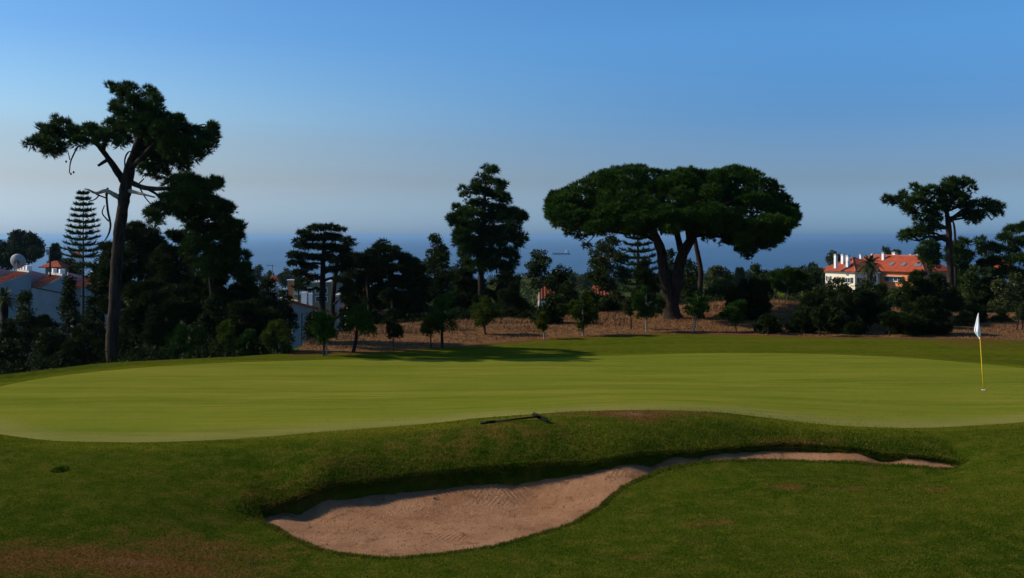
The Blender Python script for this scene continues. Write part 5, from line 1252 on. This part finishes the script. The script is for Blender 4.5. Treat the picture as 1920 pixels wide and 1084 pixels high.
# longer ragged grass hanging over the bunker lip (far side mostly)
seg = np.roll(BUNK, -1, 0)-BUNK; sl_ = np.linalg.norm(seg, axis=1); pr_ = sl_/sl_.sum()
j = rng.choice(len(BUNK), 34000, p=pr_); pt = BUNK[j]+seg[j]*rng.random((len(j), 1)); nrm = np.stack([-seg[j][:, 1], seg[j][:, 0]], 1)/sl_[j][:, None]
cen = BUNK.mean(0); inside = sdist(pt[:, 0]+nrm[:, 0]*.03, pt[:, 1]+nrm[:, 1]*.03, BUNK) > 0; nrm[~inside] *= -1
off = rng.uniform(-.14, .035, len(j)); pt = pt+nrm*off[:, None]
farside = smooth(.1, -.5, nrm[:, 1])     # inward normal points to the camera on the far lip
H = rng.uniform(.02, .05, len(j))*(1+.9*farside); zt = base(pt[:, 0], pt[:, 1])-.05*(off > 0)
V = blade_mesh(pt[:, 0], pt[:, 1], zt, H, np.full(len(j), .013), 1.0)
V.reshape(-1, 3, 3)[:, 2, :2] += nrm*(.035+.05*farside)[:, None]; V.reshape(-1, 3, 3)[:, 2, 2] -= (.5*H)*farside
o = link('bunker_lip_grass', mesh_np('bunker_lip_grass', V, np.arange(len(V)).reshape(-1, 3), MAT['blades'], False, {'dry': np.repeat(dryness(pt[:, 0], pt[:, 1])*.7+.15, 3), 'tint': np.repeat(rng.random(len(V)//3), 3)}))
props(o, 'longer ragged grass overhanging the bunker lip', kind='stuff')
# shaggy uncut grass on the steep bank behind the lip
x = rng.uniform(BUNK[:, 0].min()-.4, BUNK[:, 0].max()+.2, 150000); y = rng.uniform(18, 23.5, 150000); sb = sdist(x, y, BUNK)
ylip = np.interp(x, *zip(*sorted([(p[0], p[1]) for p in onground([(488,968),(540,941),(600,920),(720,902),(800,893),(900,884),(1000,877),(1100,872),(1250,852),(1410,837),(1550,839),(1700,857),(1794,871)])])))
k = (sb < -.01) & (y > ylip-.1) & (rng.random(len(x)) < np.exp(-np.maximum(0, -sb-.25)/.55)); x, y = x[k], y[k]
V = blade_mesh(x, y, base(x, y), rng.uniform(.025, .075, len(x)), np.full(len(x), .014), 1.1)
o = link('bank_grass', mesh_np('bank_grass', V, np.arange(len(V)).reshape(-1, 3), MAT['blades'], False, {'dry': np.repeat(dryness(x, y)*.6, 3), 'tint': np.repeat(rng.random(len(V)//3), 3)}))
props(o, 'shaggy uncut grass on the steep bank behind the bunker', kind='stuff')
# grass clothing the dark cut face beneath the lip
j = rng.choice(len(BUNK), 30000, p=pr_); pt = BUNK[j]+seg[j]*rng.random((len(j), 1)); nr2 = np.stack([-seg[j][:, 1], seg[j][:, 0]], 1)/sl_[j][:, None]
ins = sdist(pt[:, 0]+nr2[:, 0]*.03, pt[:, 1]+nr2[:, 1]*.03, BUNK) > 0; nr2[~ins] *= -1
kk = nr2[:, 1] < -.1; pt, nr2 = pt[kk], nr2[kk]; o_ = rng.uniform(0, .07, len(pt)); pt = pt+nr2*o_[:, None]
zt = ground(pt[:, 0], pt[:, 1]); H = rng.uniform(.02, .06, len(pt))
V = blade_mesh(pt[:, 0], pt[:, 1], zt, H*.4, np.full(len(pt), .014), .5); V.reshape(-1, 3, 3)[:, 2, :2] += nr2*.05
o = link('lip_face_grass', mesh_np('lip_face_grass', V, np.arange(len(V)).reshape(-1, 3), MAT['blades'], False, {'dry': np.repeat(np.full(len(pt), .25), 3), 'tint': np.repeat(rng.random(len(V)//3), 3)}))
props(o, 'matted grass on the shaded cut face of the bunker', kind='stuff')
# dry straw on the bank
m, t, b = newmat('straw')
tn = attr(t, 'tint'); t.links.new(mixc(t, tn, (.10,.045,.018), (.34,.185,.085)), b.inputs['Base Color']); b.inputs['Roughness'].default_value = .85; b.inputs['Specular IOR Level'].default_value = .1
MAT['straw'] = m
x = rng.uniform(-9.5, 26, 420000); y = rng.uniform(35, 62, 420000)
e = np.interp(x, DRY_EDGE[:, 0], DRY_EDGE[:, 1]); lim = np.interp(x, EDX, EDY)+2
d_ = smooth(-.2, 2.0, y-e)*(y < lim); k = rng.random(len(x)) < d_*(.10+.22*smooth(.35, .65, .5+.5*np.sin(x*.9+1.3*np.sin(y*.7))*np.cos(y*1.1))); x, y, e = x[k], y[k], e[k]
tall = smooth(3, 8, y-e+2*np.sin(x*1.7)); zt = base(x, y)
V = blade_mesh(x, y, zt, rng.uniform(.025, .08, len(x))*(1+.8*tall), rng.uniform(.02, .04, len(x)), .9)
o = link('dry_grass', mesh_np('dry_grass', V, np.arange(len(V)).reshape(-1, 3), MAT['straw'], False, {'tint': np.repeat(rng.random(len(x))**2*.55, 3)}))
props(o, 'dry straw-coloured grass covering the bank', kind='stuff')
# tall tufts of straw standing on the crest and at bush feet
patches = [(575,632,28,10),(610,628,20,8),(700,625,40,8),(770,625,40,8),(855,620,40,6),(940,606,60,5),(1150,600,30,5),(1300,584,20,6),(1340,578,30,6),(1375,575,22,6),(1460,572,26,7),(1500,578,30,8),(1540,590,20,8),(1580,600,40,9),(1660,612,30,9)]
VV = []
for px, py, rx, ry in patches:
    dd0 = onground([(px, py)])[0][1]; n = int(520*rx/20)
    xx = (px+rng.normal(0, rx*.5, n)-960)/F*dd0; yy_ = dd0+rng.normal(.3, .35, n)
    VV.append(blade_mesh(xx, yy_, base(xx, yy_), rng.uniform(.08, .34, n)*rng.uniform(.5, 1, n), rng.uniform(.015, .03, n), 1.1))
V = np.concatenate(VV)
o = link('tall_straw', mesh_np('tall_straw', V, np.arange(len(V)).reshape(-1, 3), MAT['straw'], False, {'tint': np.repeat(rng.random(len(V)//3), 3)}))
props(o, 'tall straw stalks along the crest of the bank and at the bush feet', kind='stuff')
# understorey: low dark scrub that clothes the falling ground beyond the turf
n = 4600; x = rng.uniform(-34, 46, n); e = np.interp(x, EDX, EDY); y = e+1.2+rng.random(n)**1.4*30; 
k = (x/y*F+960 > -120) & (x/y*F+960 < 2040)
x, y = x[k], y[k]
keep = ~((x > -9) & (x < 3) & (y < 50)); x, y = x[keep], y[keep]
C = np.stack([x, y, base(x, y)+.15], 1)
W_ = unit(len(C)*14).reshape(len(C), 14, 3); W_[..., 2] = np.abs(W_[..., 2])
pos = (C[:, None]+W_*rng.uniform(.15, .6, (len(C), 14, 1))).reshape(-1, 3)
T = spikes(pos, norm(W_.reshape(-1, 3)+[0, 0, .4]), 3, .19, .055, .6)
o = link('undergrowth', mesh_np('undergrowth', T, np.arange(len(T)).reshape(-1, 3), MAT['cypress'], False, {'tint': rng.random(len(T)//9).repeat(9)*.6}))
props(o, 'low dark scrub under the trees beyond the course', kind='stuff')
# far hillside woodland reading as one mass
n = 2600; y = rng.uniform(95, 330, n); x = rng.uniform(-.62, .62, n)*y; C = np.stack([x, y, base(x, y)], 1)
rr = rng.uniform(1.2, 2.4, n)
# keep the houses and the villa clear
kx = x/y*F+960; keep = ~((y < 215) & (kx > 1540) & (kx < 1790) & (y > 120)) & ~((kx < 230) & (y < 135)) & ~((kx > 500) & (kx < 740) & (y < 130)) & ~((np.abs(x-75) < 26) & (y > 190) & (y < 250))
C, rr, y = C[keep], rr[keep], y[keep]
mm = 46; U = unit(len(C)*mm).reshape(len(C), mm, 3); U[..., 2] = np.abs(U[..., 2])*.8
pos = (C[:, None]+U*rr[:, None, None]*rng.uniform(.8, 1, (len(C), mm, 1))).reshape(-1, 3)
T = leaves(pos, U.reshape(-1, 3), 1, .55, .45, .5); T = T.reshape(-1, 3)
o = link('hillside_wood', mesh_np('hillside_wood', T, np.arange(len(T)).reshape(-1, 3), MAT['far'], False, {'tint': np.repeat(np.repeat(rng.random(len(C))*.7, mm)+rng.random(len(C)*mm)*.3, 3)}))
props(o, 'wooded hillside falling away to the sea', kind='stuff')
# clods and pebbles in the sand
n = 900; j = rng.integers(0, ok.sum(), n); X_, Y_, Z_ = SX[ok][j], SY[ok][j], zz[ok][j]
k = sdist(X_, Y_, BUNK) > .05; X_, Y_, Z_ = X_[k], Y_[k], Z_[k]
mb = MB()
for a, b_, c_ in zip(X_, Y_, Z_):
    s_ = rng.uniform(.004, .016); mb.add([(a-s_, b_, c_), (a, b_-s_, c_), (a+s_, b_, c_), (a, b_+s_, c_), (a, b_, c_+s_*1.1)], [(0,1,4),(1,2,4),(2,3,4),(3,0,4)])
o = mb.build('sand_pebbles', MAT['soil']); props(o, 'small clods and pebbles scattered on the bunker sand', kind='stuff')
# a dry leaf in the sand and fallen leaves on the turf
def leafobj(px, py, s_, lab, fn=base):
    g_ = onground([(px, py)], fn)[0]; c = np.array(g_)+[0, 0, .012]
    V = [c+np.array([s_*math.cos(a)*(1.6 if i % 2 else .8), s_*math.sin(a)*(.9 if i % 2 else .5), .012*(i % 3)]) for i, a in enumerate(np.linspace(0, 2*math.pi, 9)[:-1])]
    r_ = empty('fallen_leaf', tuple(c), lab, 'leaf', 'fallen leaves')
    o = MB().add(V+[c+np.array([0, 0, .03])], [(i, (i+1) % 8, 8) for i in range(8)]).build('blade', MAT['orange'] if False else MAT['soil'], r_)
    MB().tube([c, c+np.array([s_*2, 0, .01])], .003, 4).build('stem', MAT['soil'], r_)
leafobj(816, 937, .045, 'curled brown leaf lying in the middle of the bunker sand', lambda x, y: sandz(x, y))
leafobj(640, 1045, .03, 'small reddish leaf on the turf at the near rim of the bunker')
leafobj(476, 1061, .025, 'tiny reddish leaf on the turf left of the bunker')
# sprinkler pit
pr = empty('sprinkler_pit', (PIT[0], PIT[1], PIT[2]-.14), 'small dark sprinkler hollow in the rough at the left', 'sprinkler')
nn = 20
V = [(PIT[0]+r*math.cos(2*math.pi*k/nn)*(1+.1*math.sin(3*k)), PIT[1]+r*.85*math.sin(2*math.pi*k/nn), PIT[2]+z_) for r, z_ in ((.15, -.13), (.10, -.14), (.02, -.145)) for k in range(nn)]
MB().add(V, [(r*nn+k, r*nn+(k+1) % nn, (r+1)*nn+(k+1) % nn, (r+1)*nn+k) for r in range(2) for k in range(nn)]+[tuple(2*nn+k for k in range(nn))]).build('soil_bed', MAT['soil'], pr)
MB().tube([(PIT[0]+.03, PIT[1], PIT[2]-.15), (PIT[0]+.03, PIT[1], PIT[2]-.09)], [.05, .045], 12).build('sprinkler_head', MAT['black'], pr)

# ------------------------------------------------------------------ haze over the sea
HZE = 7.0e-5
m = bpy.data.materials.new('haze'); m.use_nodes = True; t = m.node_tree; t.nodes.remove(t.nodes['Principled BSDF'])
v = t.nodes.new('ShaderNodeVolumePrincipled'); v.inputs['Density'].default_value = HZE; v.inputs['Color'].default_value = (.38, .63, .88, 1); v.inputs['Anisotropy'].default_value = 0.42
t.links.new(v.outputs[0], t.nodes['Material Output'].inputs['Volume'])
o = MB().box((0, 30000-200, (-130+16)/2), (130000, 62000, 146)).build('haze', m); props(o, 'thin sea haze', kind='stuff')
